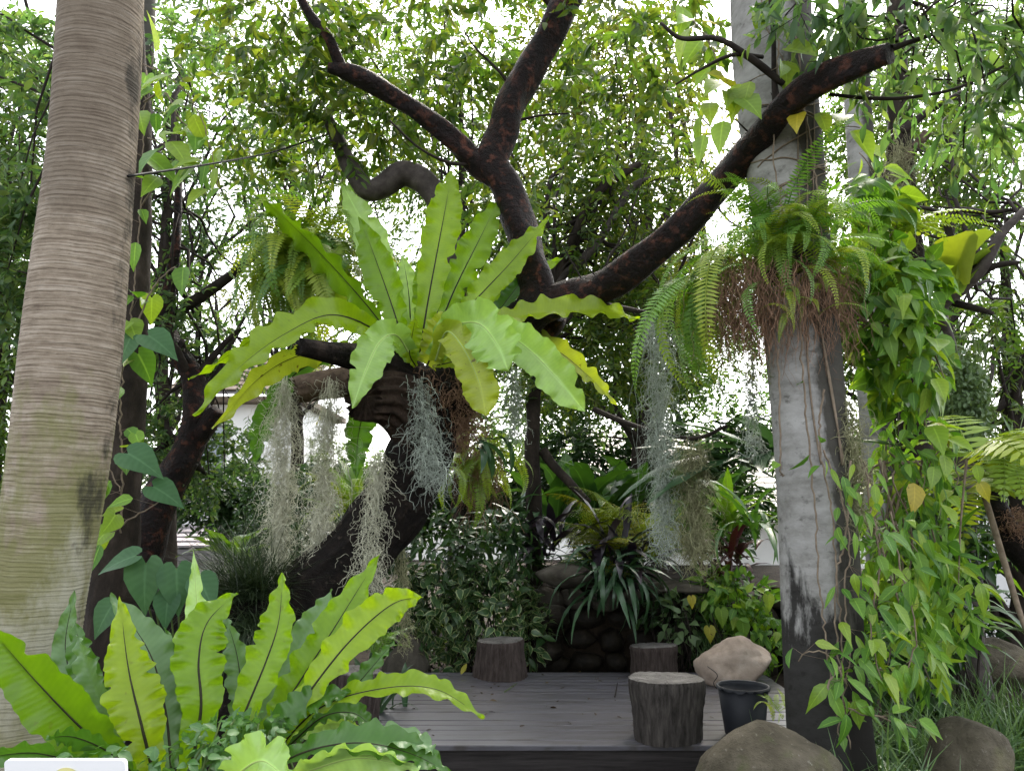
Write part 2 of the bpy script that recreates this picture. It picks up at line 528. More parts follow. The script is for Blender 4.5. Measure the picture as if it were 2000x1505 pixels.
MT['water'] = solid('dark pond water', [(0.3, (0.006, 0.007, 0.006)), (0.7, (0.012, 0.013, 0.011))], 3, rough=0.06, bumps=0.08, bdist=0.02, spec=0.5)
MT['midrib'] = solid('blackish frond midrib', [(0.3, (0.012, 0.012, 0.006)), (0.7, (0.035, 0.032, 0.014))], 8, rough=0.5, bumps=0)
MT['midrib_pale'] = solid('pale frond midrib', [(0.3, (0.26, 0.36, 0.09)), (0.7, (0.34, 0.44, 0.14))], 8, rough=0.5, bumps=0)
MT['root'] = solid('rusty hanging roots', [(0.3, (0.13, 0.075, 0.042)), (0.6, (0.27, 0.165, 0.11)), (0.8, (0.40, 0.28, 0.2))], 20, rough=0.9, bumps=0, tintmix=0.5)
MT['pale_stem'] = solid('tan vine stem', [(0.3, (0.11, 0.085, 0.06)), (0.7, (0.24, 0.19, 0.14))], 20, rough=0.8, bumps=0.3, bdist=0.003)
MT['green_stem'] = solid('green stem', [(0.3, (0.06, 0.10, 0.03)), (0.7, (0.12, 0.17, 0.05))], 20, rough=0.6, bumps=0)
MT['twig'] = solid('dark twig', [(0.3, (0.0126, 0.0098, 0.0084)), (0.7, (0.042, 0.0336, 0.028))], 12, rough=0.8, bumps=0)
MT['moss'] = solid('silver grey spanish moss', [(0.3, (0.42, 0.42, 0.31)), (0.7, (0.62, 0.61, 0.47))], 9, rough=0.9, bumps=0, tintmix=0.45, spec=0.1)
MT['moss_blue'] = solid('grey green spanish moss', [(0.3, (0.27, 0.31, 0.26)), (0.7, (0.44, 0.49, 0.42))], 9, rough=0.9, bumps=0, tintmix=0.45, spec=0.1)
MT['moss_olive'] = solid('olive spanish moss', [(0.3, (0.19, 0.19, 0.10)), (0.7, (0.34, 0.34, 0.20))], 9, rough=0.9, bumps=0, tintmix=0.45, spec=0.1)
# leaves
MT['nest_frond'] = leaf_mat('lime nest fern frond', [(0.10, 0.20, 0.008), (0.17, 0.30, 0.010), (0.23, 0.35, 0.012), (0.28, 0.37, 0.016)], 0.5, 0.33, 0.0, (1.55, 1.6, 0.5), stripes=0.14, spots=0.25)
MT['nest_pale'] = leaf_mat('pale upper face frond', [(0.27, 0.44, 0.10), (0.33, 0.50, 0.16)], 0.3, 0.28, 0.3, (1.55, 1.6, 0.5), stripes=0.12, spots=0.1)
MT['nest_yellow'] = leaf_mat('yellow green old frond', [(0.31, 0.38, 0.03), (0.37, 0.43, 0.05)], 0.42, 0.35, 0.2, (1.55, 1.6, 0.5), stripes=0.16, spots=0.8)
MT['nest_dark'] = leaf_mat('deep green frond', [(0.05, 0.13, 0.018), (0.07, 0.17, 0.022)], 0.35, 0.3, 0.0, (1.55, 1.6, 0.5), stripes=0.16)
MT['nest_grey'] = leaf_mat('grey green frond back', [(0.10, 0.19, 0.07), (0.13, 0.23, 0.09)], 0.3, 0.35, 0.0, (1.55, 1.6, 0.5), stripes=0.18)
MT['canopy'] = leaf_mat('glossy tree leaf', [(0.03825, 0.085, 0.017), (0.0595, 0.119, 0.0187), (0.085, 0.1445, 0.02125), (0.136, 0.17, 0.0255), (0.051, 0.102, 0.02975)], 0.588, 0.36, 0.2, (1.3, 1.32, 0.6))
MT['canopy_blue'] = leaf_mat('cool green tree leaf', [(0.05, 0.11, 0.045), (0.078, 0.155, 0.062), (0.105, 0.18, 0.067), (0.145, 0.205, 0.072)], 0.588, 0.38, 0.0, (1.3, 1.32, 0.6))
MT['canopy_olive'] = leaf_mat('olive tree leaf', [(0.072, 0.1, 0.016), (0.104, 0.136, 0.0224), (0.136, 0.16, 0.0256), (0.16, 0.16, 0.032)], 0.58, 0.4, 0.0, (1.3, 1.32, 0.6))
MT['canopy_mid'] = leaf_mat('mid green tree leaf', [(0.044, 0.096, 0.0192), (0.064, 0.128, 0.024), (0.088, 0.152, 0.0304), (0.128, 0.176, 0.032)], 0.58, 0.4, 0.0, (1.3, 1.32, 0.6))
MT['vine'] = leaf_mat('fresh vine leaf', [(0.06, 0.16, 0.024), (0.10, 0.23, 0.03), (0.17, 0.31, 0.04), (0.08, 0.19, 0.034), (0.13, 0.25, 0.05)], 0.42, 0.45, 0.5, (1.3, 1.3, 0.4), 0.35, spots=0.1, stripes=0.3)
MT['vine_lime'] = leaf_mat('lime vine leaf', [(0.16, 0.28, 0.03), (0.21, 0.33, 0.035), (0.26, 0.36, 0.05)], 0.45, 0.38, 0.4, (1.3, 1.3, 0.4), spots=0.3, stripes=0.3)
MT['yellow_leaf'] = leaf_mat('yellowing leaf', [(0.38, 0.36, 0.03), (0.42, 0.33, 0.03), (0.3, 0.34, 0.04)], 0.45, 0.4, 0.3, (1.2, 1.1, 0.4), spots=1.0, stripes=0.3)
MT['heart'] = leaf_mat('blue green heart leaf', [(0.04, 0.11, 0.045), (0.06, 0.14, 0.06)], 0.3, 0.5, 0.3, (1.3, 1.3, 0.5), 0.25, stripes=0.3)
MT['fern'] = leaf_mat('bright fern', [(0.10, 0.23, 0.04), (0.14, 0.29, 0.05), (0.19, 0.33, 0.065)], 0.42, 0.45, 0.0, (1.3, 1.3, 0.4))
MT['fern_lime'] = leaf_mat('lime fern', [(0.18, 0.30, 0.04), (0.24, 0.35, 0.04), (0.30, 0.38, 0.04)], 0.45, 0.45, 0.0, (1.3, 1.2, 0.4))
MT['fern_gold'] = leaf_mat('golden fern', [(0.13, 0.20, 0.014), (0.19, 0.26, 0.016), (0.28, 0.28, 0.02)], 0.45, 0.45, 0.0, (1.3, 1.2, 0.3))
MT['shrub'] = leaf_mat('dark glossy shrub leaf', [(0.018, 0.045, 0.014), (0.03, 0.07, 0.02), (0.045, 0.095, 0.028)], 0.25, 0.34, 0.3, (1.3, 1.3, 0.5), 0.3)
MT['variegated'] = leaf_mat('variegated shrub leaf', [(0.03, 0.075, 0.022), (0.045, 0.10, 0.03)], 0.25, 0.34, 0.2, (1.3, 1.3, 0.5), edge=(0.30, 0.36, 0.16))
MT['dark_strap'] = leaf_mat('dark strap leaf', [(0.025, 0.065, 0.028), (0.04, 0.095, 0.04)], 0.25, 0.32, 0.4, (1.3, 1.3, 0.6))
MT['purple'] = leaf_mat('purple black leaf', [(0.012, 0.010, 0.016), (0.022, 0.015, 0.024), (0.03, 0.016, 0.02)], 0.12, 0.34, 0.0, (1.2, 0.9, 1.0))
MT['maroon'] = leaf_mat('maroon leaf', [(0.035, 0.008, 0.010), (0.06, 0.013, 0.015), (0.035, 0.016, 0.014)], 0.2, 0.34, 0.0, (1.4, 0.7, 0.6))
MT['lime_strap'] = leaf_mat('lime strap leaf', [(0.12, 0.24, 0.025), (0.17, 0.29, 0.03)], 0.42, 0.35, 0.2, (1.3, 1.3, 0.4))
MT['banana'] = leaf_mat('mid green broad leaf', [(0.04, 0.11, 0.022), (0.06, 0.15, 0.028)], 0.35, 0.35, 0.5, (1.3, 1.3, 0.4))
MT['grass'] = leaf_mat('fresh grass blade', [(0.06, 0.12, 0.045), (0.09, 0.17, 0.06), (0.14, 0.23, 0.08)], 0.3, 0.4, 0.0, (1.3, 1.3, 0.5))
MT['dark_grass'] = leaf_mat('dark needle grass', [(0.016, 0.03, 0.013), (0.03, 0.055, 0.02), (0.05, 0.075, 0.028)], 0.2, 0.45, 0.0)
MT['creeper'] = leaf_mat('small creeper leaf', [(0.06, 0.15, 0.04), (0.09, 0.20, 0.05)], 0.38, 0.38, 0.3, (1.3, 1.3, 0.5))
MT['grey_leaf'] = leaf_mat('trailing grey green leaf', [(0.09, 0.15, 0.06), (0.13, 0.20, 0.09)], 0.3, 0.45, 0.0)


# ------------------------------------------------------------------ leaf templates (axis +Y, length 1, upper face +Z)
def leaf_template(rows, fold=0.12, curl=0.15, name='leaf'):
    """rows: (t, half width). Returns verts, faces, fs."""
    v, fs, f = [], [], []
    n = len(rows)
    for i, (t, hw) in enumerate(rows):
        z = -curl * t * t
        v += [(-hw, t, z + fold * hw), (0, t, z), (hw, t, z + fold * hw)]
        fs += [-1 if hw > 0 else 0, 0, 1 if hw > 0 else 0]
    for i in range(n - 1):
        a = i * 3
        f += [(a, a + 1, a + 4, a + 3), (a + 1, a + 2, a + 5, a + 4)]
    return np.array(v, float), np.array(f), np.array(fs, float)


T_ELL = leaf_template([(0, 0.02), (0.2, 0.15), (0.45, 0.21), (0.75, 0.15), (1.0, 0.004)], 0.35, 0.25)
T_ELL_B = leaf_template([(0, 0.02), (0.25, 0.13), (0.5, 0.18), (0.8, 0.10), (1.0, 0.004)], 0.6, 0.5)
T_LANCE = leaf_template([(0, 0.015), (0.2, 0.10), (0.45, 0.125), (0.75, 0.07), (1.0, 0.003)], 0.4, 0.35)
T_OVATE = leaf_template([(0, 0.03), (0.12, 0.22), (0.32, 0.30), (0.6, 0.22), (0.82, 0.09), (1.0, 0.004)], 0.25, 0.3)
T_OVATE_B = leaf_template([(0, 0.03), (0.12, 0.2), (0.32, 0.27), (0.6, 0.2), (0.82, 0.08), (1.0, 0.004)], 0.55, 0.12)
T_OVATE_C = leaf_template([(0, 0.03), (0.14, 0.17), (0.34, 0.24), (0.6, 0.17), (0.82, 0.06), (1.0, 0.004)], 0.1, 0.75)
T_WIDE = leaf_template([(0, 0.03), (0.15, 0.24), (0.4, 0.36), (0.65, 0.33), (0.88, 0.16), (1.0, 0.01)], 0.2, 0.3)


def heart_template(curl=0.2):
    rows = [(-0.16, 0.20), (-0.08, 0.31), (0.08, 0.40), (0.3, 0.39), (0.55, 0.27), (0.8, 0.11), (1.0, 0.003)]
    v, f, fs = [], [], []
    for i, (t, hw) in enumerate(rows):
        z = -curl * max(t, 0) ** 2
        ty = max(t, 0.0)
        inn = 0.0 if t >= 0 else 0.0
        v += [(-hw, t, z + 0.16 * hw), (-hw * 0.5, t if t > 0 else t, z + 0.05 * hw), (0, ty, z), (hw * 0.5, t if t > 0 else t, z + 0.05 * hw), (hw, t, z + 0.16 * hw)]
        fs += [-1, -0.5, 0, 0.5, 1]
    for i in range(len(rows) - 1):
        a = i * 5
        for k in range(4):
            f.append((a + k, a + k + 1, a + k + 6, a + k + 5))
    return np.array(v, float), np.array(f), np.array(fs, float)


T_HEART = heart_template(0.25)
T_HEART_B = heart_template(0.5)
# cheap far leaf: 2 quads
T_CHEAP = (np.array([(0, 0, 0), (-0.17, 0.3, 0.05), (-0.16, 0.66, 0.03), (0, 1, -0.12), (0.16, 0.66, 0.03), (0.17, 0.3, 0.05)], float),
           np.array([(0, 3, 2, 1), (0, 5, 4, 3)]), np.array([0, 1, 1, 0, 1, 1], float))
T_CHEAP_N = (T_CHEAP[0] * np.array([0.62, 1, 1.2]), T_CHEAP[1], T_CHEAP[2])


def strap_template(rows=9, hw=0.05, droop=0.5, fold=0.3, base=0.6, wave=0.0, up=0.0):
    v, f, fs, ft = [], [], [], []
    x = z = 0.0
    ang = up
    for i in range(rows):
        t = i / (rows - 1)
        w_ = hw * (base + (1 - base) * min(1, t * 2.5)) * (1 - max(0, (t - 0.55) / 0.45) ** 1.8)
        w_ = max(w_, 0.002)
        wz = wave * hw * math.sin(i * 2.4)
        for s in (-1, 0, 1):
            v.append((s * w_, x, z + abs(s) * fold * w_ + s * wz))
            fs.append(s)
        ds = 1 / (rows - 1)
        x += math.cos(ang) * ds
        z += math.sin(ang) * ds
        ang -= droop * ds * 2
    for i in range(rows - 1):
        a = i * 3
        f += [(a, a + 1, a + 4, a + 3), (a + 1, a + 2, a + 5, a + 4)]
    return np.array(v, float), np.array(f), np.array(fs, float)


def pinnate_template(pairs=26, lw=0.13, droop=0.6, up=0.0, leafw=0.016, seed=0, hang=0.15, taper=1.0, bip=False):
    """A fern frond along +Y, length 1."""
    rs = np.random.default_rng(seed)
    V, Fq, S = [], [], []
    k = 0
    n = pairs
    y = z = 0.0
    ang = up
    pts = []
    for i in range(n + 1):
        pts.append((y, z, ang))
        y += math.cos(ang) / n
        z += math.sin(ang) / n
        ang -= droop * 2 / n
    # rachis
    for i, (py, pz, a) in enumerate(pts):
        r = 0.006 * (1 - 0.75 * i / n)
        V += [(-r, py, pz), (r, py, pz), (0, py, pz + r * 1.4)]
        S += [0, 0, 0]
        if i:
            b = k + (i - 1) * 3
            for c in range(3):
                Fq.append((b + c, b + (c + 1) % 3, b + 3 + (c + 1) % 3, b + 3 + c))
    k = len(V)
    for i in range(1, n + 1):
        t = i / n
        py, pz, a = pts[i]
        L = lw * (min(1, t * 5 + 0.25)) * (1 - max(0, (t - 0.35) / 0.65) ** 1.5 * 0.93) * rs.uniform(0.85, 1.1)
        for s in (-1, 1):
            fw = rs.uniform(0.12, 0.35)
            d = np.array([s * 1.0, fw * math.cos(a), fw * math.sin(a) - hang * rs.uniform(0.3, 1.6)])
            d /= np.linalg.norm(d)
            o_ = np.array([s * 0.004, py, pz])
            side = np.array([0, math.cos(a), math.sin(a)]) * leafw
            tip = o_ + d * L + np.array([0, 0, -hang * L * 0.5])
            mid = o_ + d * L * 0.5
            V += [tuple(o_ - side * 0.5), tuple(mid - side), tuple(tip), tuple(mid + side * 0.9), tuple(o_ + side * 0.5)]
            S += [0.5, 1, 1, 1, 0.5]
            Fq.append((k, k + 1, k + 3, k + 4))
            Fq.append((k + 1, k + 2, k + 3))
            k += 5
    return np.array(V, float), Fq, np.array(S, float)


_tm_cache = {}


def tmesh(tpl, mat, name):
    key = (id(tpl[0]), mat.name, name)
    if key not in _tm_cache:
        mb = MB()
        mb.add(tpl[0], tpl[1] if not isinstance(tpl[1], np.ndarray) else tpl[1], 0.0, tpl[2], tpl[0][:, 1] * 0.2)
        _tm_cache[key] = mb.mesh(name, mat)
    return _tm_cache[key]


def orient(a, n):
    """columns X,Y,Z with Y along a and Z near n (arrays N,3 -> N,3,3)."""
    y = nrm(a)
    n = np.asarray(n, float)
    x = np.cross(y, n)
    bad = np.linalg.norm(x, axis=-1) < 1e-4
    x = np.where(bad[..., None], np.cross(y, np.array([0.31, 0.2, 0.93])), x)
    x = nrm(x)
    z = np.cross(x, y)
    return np.stack([x, y, z], -1)


def merge_inst(mb, tpl, pos, rot, size, tint):
    v, f, fs = tpl
    if not len(pos):
        return
    n, k = len(pos), len(v)
    vv = pos[:, None] + np.einsum('nij,kj->nki', rot, v) * np.asarray(size)[:, None, None]
    if isinstance(f, np.ndarray):
        ff = (f[None] + (np.arange(n) * k)[:, None, None]).reshape(-1, f.shape[1])
        mb.add(vv.reshape(-1, 3), ff, np.repeat(tint, k), np.tile(fs, n))
    else:
        o = mb.n
        mb.add(vv.reshape(-1, 3), np.zeros((0, 4), int), np.repeat(tint, k), np.tile(fs, n))
        by = {}
        for q in f:
            by.setdefault(len(q), []).append(q)
        for q in by.values():
            q = np.array(q)
            mb.f.append((q[None] + (np.arange(n) * k)[:, None, None]).reshape(-1, q.shape[1]) + o)


def place(me, parent, pos, rot, size, name):
    o = bpy.data.objects.new(name, me)
    COL.objects.link(o)
    o.parent = parent
    b = parent['_b']
    m = Matrix(((rot[0][0] * size, rot[0][1] * size, rot[0][2] * size, pos[0] - b[0]),
                (rot[1][0] * size, rot[1][1] * size, rot[1][2] * size, pos[1] - b[1]),
                (rot[2][0] * size, rot[2][1] * size, rot[2][2] * size, pos[2] - b[2]),
                (0, 0, 0, 1)))
    o.matrix_basis = m
    return o


def foliage(parent, tpls, mat, pos, axis, nn, size, n_ind=0, part='leaf', rest='foliage', mats2=None, seed=0, cheap=None):
    """n_ind leaves that show largest become parts, the others one 'stuff' part."""
    rs = np.random.default_rng(seed + 5)
    rot = orient(axis, nn)
    px, py, dep = proj(pos)
    infr = (px > -20) & (px < 2020) & (py > -20) & (py < 1525)
    score = np.where(infr, size / dep, -1)
    order = np.argsort(-score)
    n_ind = min(n_ind, int(infr.sum()))
    ind, oth = order[:n_ind], order[n_ind:]
    pick = rs.integers(0, len(tpls), len(pos))
    for i in ind:
        m = mat
        if mats2 is not None and rs.random() < mats2[1]:
            m = mats2[0]
        place(tmesh(tpls[pick[i]], m, part), parent, pos[i], rot[i], size[i], part)
    if len(oth):
        mb = MB()
        if cheap is not None:
            merge_inst(mb, cheap, pos[oth], rot[oth], size[oth], rs.random(len(oth)))
        else:
            for k, tp in enumerate(tpls):
                sel = oth[pick[oth] == k]
                merge_inst(mb, tp, pos[sel], rot[sel], size[sel], rs.random(len(sel)))
        mb.build(rest, mat, parent, kind='stuff')


def blob_pts(blobs, n, seed, shell=0.0):
    """blobs: (px, py, d, rx_px, ry_px, rd_m[, weight]) -> points, blob centres."""
    rs = np.random.default_rng(seed)
    c, rad, wt = [], [], []
    for b in blobs:
        m = M(b[0], b[1], b[2])
        c.append(P(b[0], b[1], b[2]))
        rad.append((b[3] * m, b[5], b[4] * m))
        wt.append((b[6] if len(b) > 6 else 1.0) * (rad[-1][0] * rad[-1][1] * rad[-1][2]) ** 0.75)
    c, rad, wt = np.array(c), np.array(rad), np.array(wt)
    i = rs.choice(len(c), n, p=wt / wt.sum())
    u = nrm(rs.normal(size=(n, 3)))
    r = rs.random(n) ** (1 / 3)
    if shell:
        r = shell + (1 - shell) * r
    p = c[i] + u * r[:, None] * rad[i]
    return p, c[i], u


def sprays(centres, outs, m, l_twig, l_leaf, seed, droop=0.35, spread=0.9, updown=0.6, jit=0.35):
    """leaf sprays: alternate leaves along short twigs. Returns pos, axis, normal, size, twig segments."""
    rs = np.random.default_rng(seed)
    n = len(centres)
    d = nrm(outs + rs.normal(size=(n, 3)) * 0.7 + np.array([0, 0, -droop * 0.4]))
    L = l_twig * rs.uniform(0.6, 1.4, n)
    t = (np.arange(m) + 0.5) / m
    side = nrm(np.cross(d, np.array([0, 0, 1.0]) + rs.normal(size=(n, 3)) * 0.4))
    start = centres - d * L[:, None] * 0.5
    pos = start[:, None] + d[:, None] * (t[None, :, None] * L[:, None, None])
    pos[..., 2] -= droop * (t[None] ** 2) * L[:, None] * 0.6
    sg = np.where(np.arange(m) % 2 == 0, 1.0, -1.0)
    ax = d[:, None] * 0.55 + side[:, None] * (sg[None, :, None] * spread) + rs.normal(size=(n, m, 3)) * jit
    ax[..., 2] -= droop * 0.9
    nn = np.array([0, 0, updown]) + rs.normal(size=(n, m, 3)) * 0.55
    size = l_leaf * rs.uniform(0.65, 1.25, (n, m))
    end = pos[:, -1]
    return pos.reshape(-1, 3), ax.reshape(-1, 3), nn.reshape(-1, 3), size.ravel(), (start, end)


def twig_mesh(mb, a, b, r):
    """many thin 3-sided tapering twigs from a to b."""
    n = len(a)
    if not n:
        return
    T = nrm(b - a)
    x = nrm(np.cross(T, np.array([0.3, 0.7, 0.65])))
    y = np.cross(T, x)
    r = np.broadcast_to(np.asarray(r, float), (n,))
    vs_ = []
    for k in range(3):
        o = x * math.cos(k * 2.094) + y * math.sin(k * 2.094)
        vs_ += [a + o * r[:, None]]
    for k in range(3):
        o = x * math.cos(k * 2.094) + y * math.sin(k * 2.094)
        vs_ += [b + o * (r * 0.35)[:, None]]
    v = np.stack(vs_, 1).reshape(-1, 3)
    q = np.array([(0, 1, 4, 3), (1, 2, 5, 4), (2, 0, 3, 5)])
    mb.add(v, (q[None] + (np.arange(n) * 6)[:, None, None]).reshape(-1, 4))


def branch_net(mb, root_pts, root_r, ends, seed, k=5, r_end=0.004, sides=6):
    """limbs from points on the trunk to crown points, gently curved."""
    rs = np.random.default_rng(seed)
    for e in ends:
        i = rs.integers(0, len(root_pts))
        a = root_pts[i]
        mid = (a + e) / 2 + rs.normal(size=3) * 0.12 * np.linalg.norm(e - a)
        mid[2] += 0.08 * np.linalg.norm(e - a)
        c = smooth_path([a, a * 0.6 + mid * 0.4 + rs.normal(size=3) * 0.04, mid, e], 9)
        c[1:-1] += rs.normal(size=(7, 3)) * 0.018 * np.linalg.norm(e - a)
        tube(mb, c, np.linspace(root_r[i] * rs.uniform(0.3, 0.55), r_end, 9), sides, caps=False)


def strands(mb, start, length, curl, rad, seed, K=14, gravity=1.0, drift=None, sway=0.0):
    """hanging wiry strands as 3-sided tubes, vectorised."""
    rs = np.random.default_rng(seed)
    n = len(start)
    L = length * rs.uniform(0.5, 1.3, n)
    d = nrm(rs.normal(size=(n, 3)) * curl + np.array([0, 0, -gravity]))
    p = np.zeros((n, K, 3))
    p[:, 0] = start
    for k in range(1, K):
        d = nrm(d * 0.55 + rs.normal(size=(n, 3)) * curl + np.array([0, 0, -gravity]) * 0.45 + (0 if drift is None else drift))
        p[:, k] = p[:, k - 1] + d * (L / (K - 1))[:, None]
    T = nrm(np.gradient(p, axis=1))
    ref = nrm(rs.normal(size=(n, 1, 3)) + np.array([0, 0, 0.01]))
    x = nrm(np.cross(T, ref))
    y = np.cross(T, x)
    rr = rad * rs.uniform(0.7, 1.3, n)[:, None] * np.linspace(1, 0.45, K)[None]
    v = np.stack([p + (x * math.cos(a) + y * math.sin(a)) * rr[..., None] for a in (0, 2.094, 4.189)], 2)  # n,K,3,3
    i = np.arange(K - 1)[:, None] * 3
    j = np.arange(3)[None]
    q = np.stack([i + j, i + (j + 1) % 3, i + 3 + (j + 1) % 3, i + 3 + j], -1).reshape(-1, 4)
    mb.add(v.reshape(-1, 3), (q[None] + (np.arange(n) * K * 3)[:, None, None]).reshape(-1, 4), np.repeat(rs.random(n), K * 3))


def blades(mb, base, dirs, length, width, seed, droop=0.8, K=6):
    """grass blades: arching tapered strips."""
    rs = np.random.default_rng(seed)
    n = len(base)
    L = length * rs.uniform(0.5, 1.2, n)
    d = nrm(dirs)
    side = nrm(np.cross(d, np.array([0, 0, 1.0]) + rs.normal(size=(n, 3)) * 0.3))
    p = base.copy()
    V = []
    for k in range(K):
        t = k / (K - 1)
        w_ = width * (1 - t ** 2.2) * 0.5 + 0.0004
        V += [p - side * w_, p + side * w_]
        d = nrm(d + np.array([0, 0, -droop / K]) * (0.4 + rs.random((n, 1)) * 1.2))
        p = p + d * (L / (K - 1))[:, None]
    v = np.stack(V, 1).reshape(-1, 3)
    q = np.array([(2 * k, 2 * k + 1, 2 * k + 3, 2 * k + 2) for k in range(K - 1)])
    mb.add(v, (q[None] + (np.arange(n) * 2 * K)[:, None, None]).reshape(-1, 4), np.repeat(rs.random(n), 2 * K))


def rock(name, label, mat, c, rad, seed, amp=0.25, group=None, cat='rock', flat=None, parent=None, sub=4, freq=1.0, shape=None, facet=0.7):
    import bmesh
    bm = bmesh.new()
    bmesh.ops.create_icosphere(bm, subdivisions=sub, radius=1.0)
    off = Vector((seed * 7.3, seed * 3.1, seed * 1.7))
    rsf = random.Random(seed)
    planes = []
    for k in range(11):
        pn = Vector((rsf.gauss(0, 1), rsf.gauss(0, 1), rsf.gauss(0, 0.8))).normalized()
        planes.append((pn, rsf.uniform(0.66, 0.95)))
    for v in bm.verts:
        d = v.co.normalized()
        k = 1 + amp * mnoise.noise(d * 1.1 * freq + off) + amp * 0.45 * mnoise.noise(d * 2.6 * freq + off) + amp * 0.12 * mnoise.noise(d * 9 * freq + off)
        q = d * k
        for pn, ph in planes:
            e_ = q.dot(pn) - ph
            if e_ > 0:
                q = q - pn * e_ * facet
        if shape:
            q = Vector(shape(q))
        v.co = Vector((q.x * rad[0], q.y * rad[1], max(q.z, -0.8) * rad[2]))
    me = bpy.data.meshes.new(name)
    bm.to_mesh(me)
    bm.free()
    for p in me.polygons:
        p.use_smooth = True
    me.materials.append(mat)
    o = link(name, me, parent, c)
    if parent is None:
        tag(o, label, cat, group)
    return o


# ------------------------------------------------------------------ SETTING
mb = MB()
G = np.linspace(-1, 1, 61)
gx = np.sign(G) * (np.abs(G) ** 3) * 300
X, Y = np.meshgrid(gx, gx + 0)
Z = np.zeros_like(X)
for a_, b_, c_, d_ in ((0.9, 0.7, 0.3, 0.02), (2.3, 1.9, 1.2, 0.012)):
    Z += np.sin(X * a_ + c_) * np.sin(Y * b_ + c_ * 2) * d_
Z = np.where(np.hypot(X, Y) > 40, 0, Z) - 0.03
gv = np.stack([X, Y + 5, Z], -1).reshape(-1, 3)
ii, jj = np.meshgrid(np.arange(60), np.arange(60), indexing='ij')
q = np.stack([ii * 61 + jj, ii * 61 + jj + 1, (ii + 1) * 61 + jj + 1, (ii + 1) * 61 + jj], -1).reshape(-1, 4)
mb.add(gv, q)
mb.build('ground', MT['soil'], kind='structure', base=(0, 5, 0))

# gravel path at the far right of the bed, with a kerb
mb = MB()
v = np.array([[2.55, 3.0, 0.015], [8.0, 3.0, 0.015], [8.0, 4.55, 0.015], [2.75, 4.55, 0.015]])
v2 = v.copy(); v2[:, 2] = -0.15
mb.add(np.vstack([v2, v]), [[4, 5, 6, 7], [0, 1, 5, 4], [1, 2, 6, 5], [2, 3, 7, 6], [3, 0, 4, 7]])
mb.build('gravel_path', MT['gravel'], kind='structure', smooth=False)
mb = MB()
box_mb(mb, (2.45, 3.55, -0.15), (8.0, 3.75, 0.10))
mb.build('path_kerb', MT['concrete'], kind='structure', smooth=False)
rs = np.random.default_rng(3)
mb = MB()
n = 1500
pp = np.stack([rs.uniform(2.6, 5.0, n), rs.uniform(3.78, 4.55, n), np.full(n, 0.018)], -1)
tet = (np.array([(0, 0, 1), (1, 0, 0), (-0.5, 0.86, 0), (-0.5, -0.86, 0), (0, 0, -0.6)], float) * 0.014, np.array([(0, 1, 2), (0, 2, 3), (0, 3, 1), (4, 2, 1), (4, 3, 2), (4, 1, 3)]), np.zeros(5))
merge_inst(mb, tet, pp, orient(rs.normal(size=(n, 3)), rs.normal(size=(n, 3))), rs.uniform(0.4, 1.4, n), rs.random(n))
mb.build('gravel', solid('loose gravel stones', [(0.3, (0.2, 0.17, 0.14)), (0.7, (0.45, 0.41, 0.36))], 3, rough=0.9, bumps=0, tintmix=0.6), kind='stuff', smooth=False)

# raised planting terrace behind the rock wall, pond water before it
mb = MB()
box_mb(mb, (0.1, 7.75, -0.2), (4.6, 11.0, 0.78))
mb.build('terrace_ground', MT['soil'], kind='structure', smooth=False)
mb = MB()
box_mb(mb, (-0.3, 6.86, -0.15), (1.6, 7.5, 0.03))
mb.build('pond_water', MT['water'], kind='structure', smooth=False)

# ------------------------------------------------------------------ background buildings
def house(label, x0, x1, y0, y1, z1, group=None):
    t = thing('house', label, 'house', ((x0 + x1) / 2, (y0 + y1) / 2, 0), group)
    m = MB(); box_mb(m, (x0, y0, -0.2), (x1, y1, z1)); m.build('wall', MT['white_wall'], t, smooth=False)
    return t


def window(t, x0, x1, y, z0, z1):
    m = MB(); box_mb(m, (x0 - 0.06, y - 0.05, z0 - 0.06), (x1 + 0.06, y - 0.005, z0)); box_mb(m, (x0 - 0.06, y - 0.05, z1), (x1 + 0.06, y - 0.005, z1 + 0.06))
    box_mb(m, (x0 - 0.06, y - 0.05, z0 + 0.001), (x0, y - 0.005, z1 - 0.001)); box_mb(m, (x1, y - 0.05, z0 + 0.001), (x1 + 0.06, y - 0.005, z1 - 0.001))
    f_ = m.build('window', MT['trim'], t, smooth=False)
    m = MB(); box_mb(m, (x0 + 0.001, y - 0.03, z0 + 0.001), (x1 - 0.001, y - 0.004, z1 - 0.001)); m.build('pane', MT['window'], f_, smooth=False)


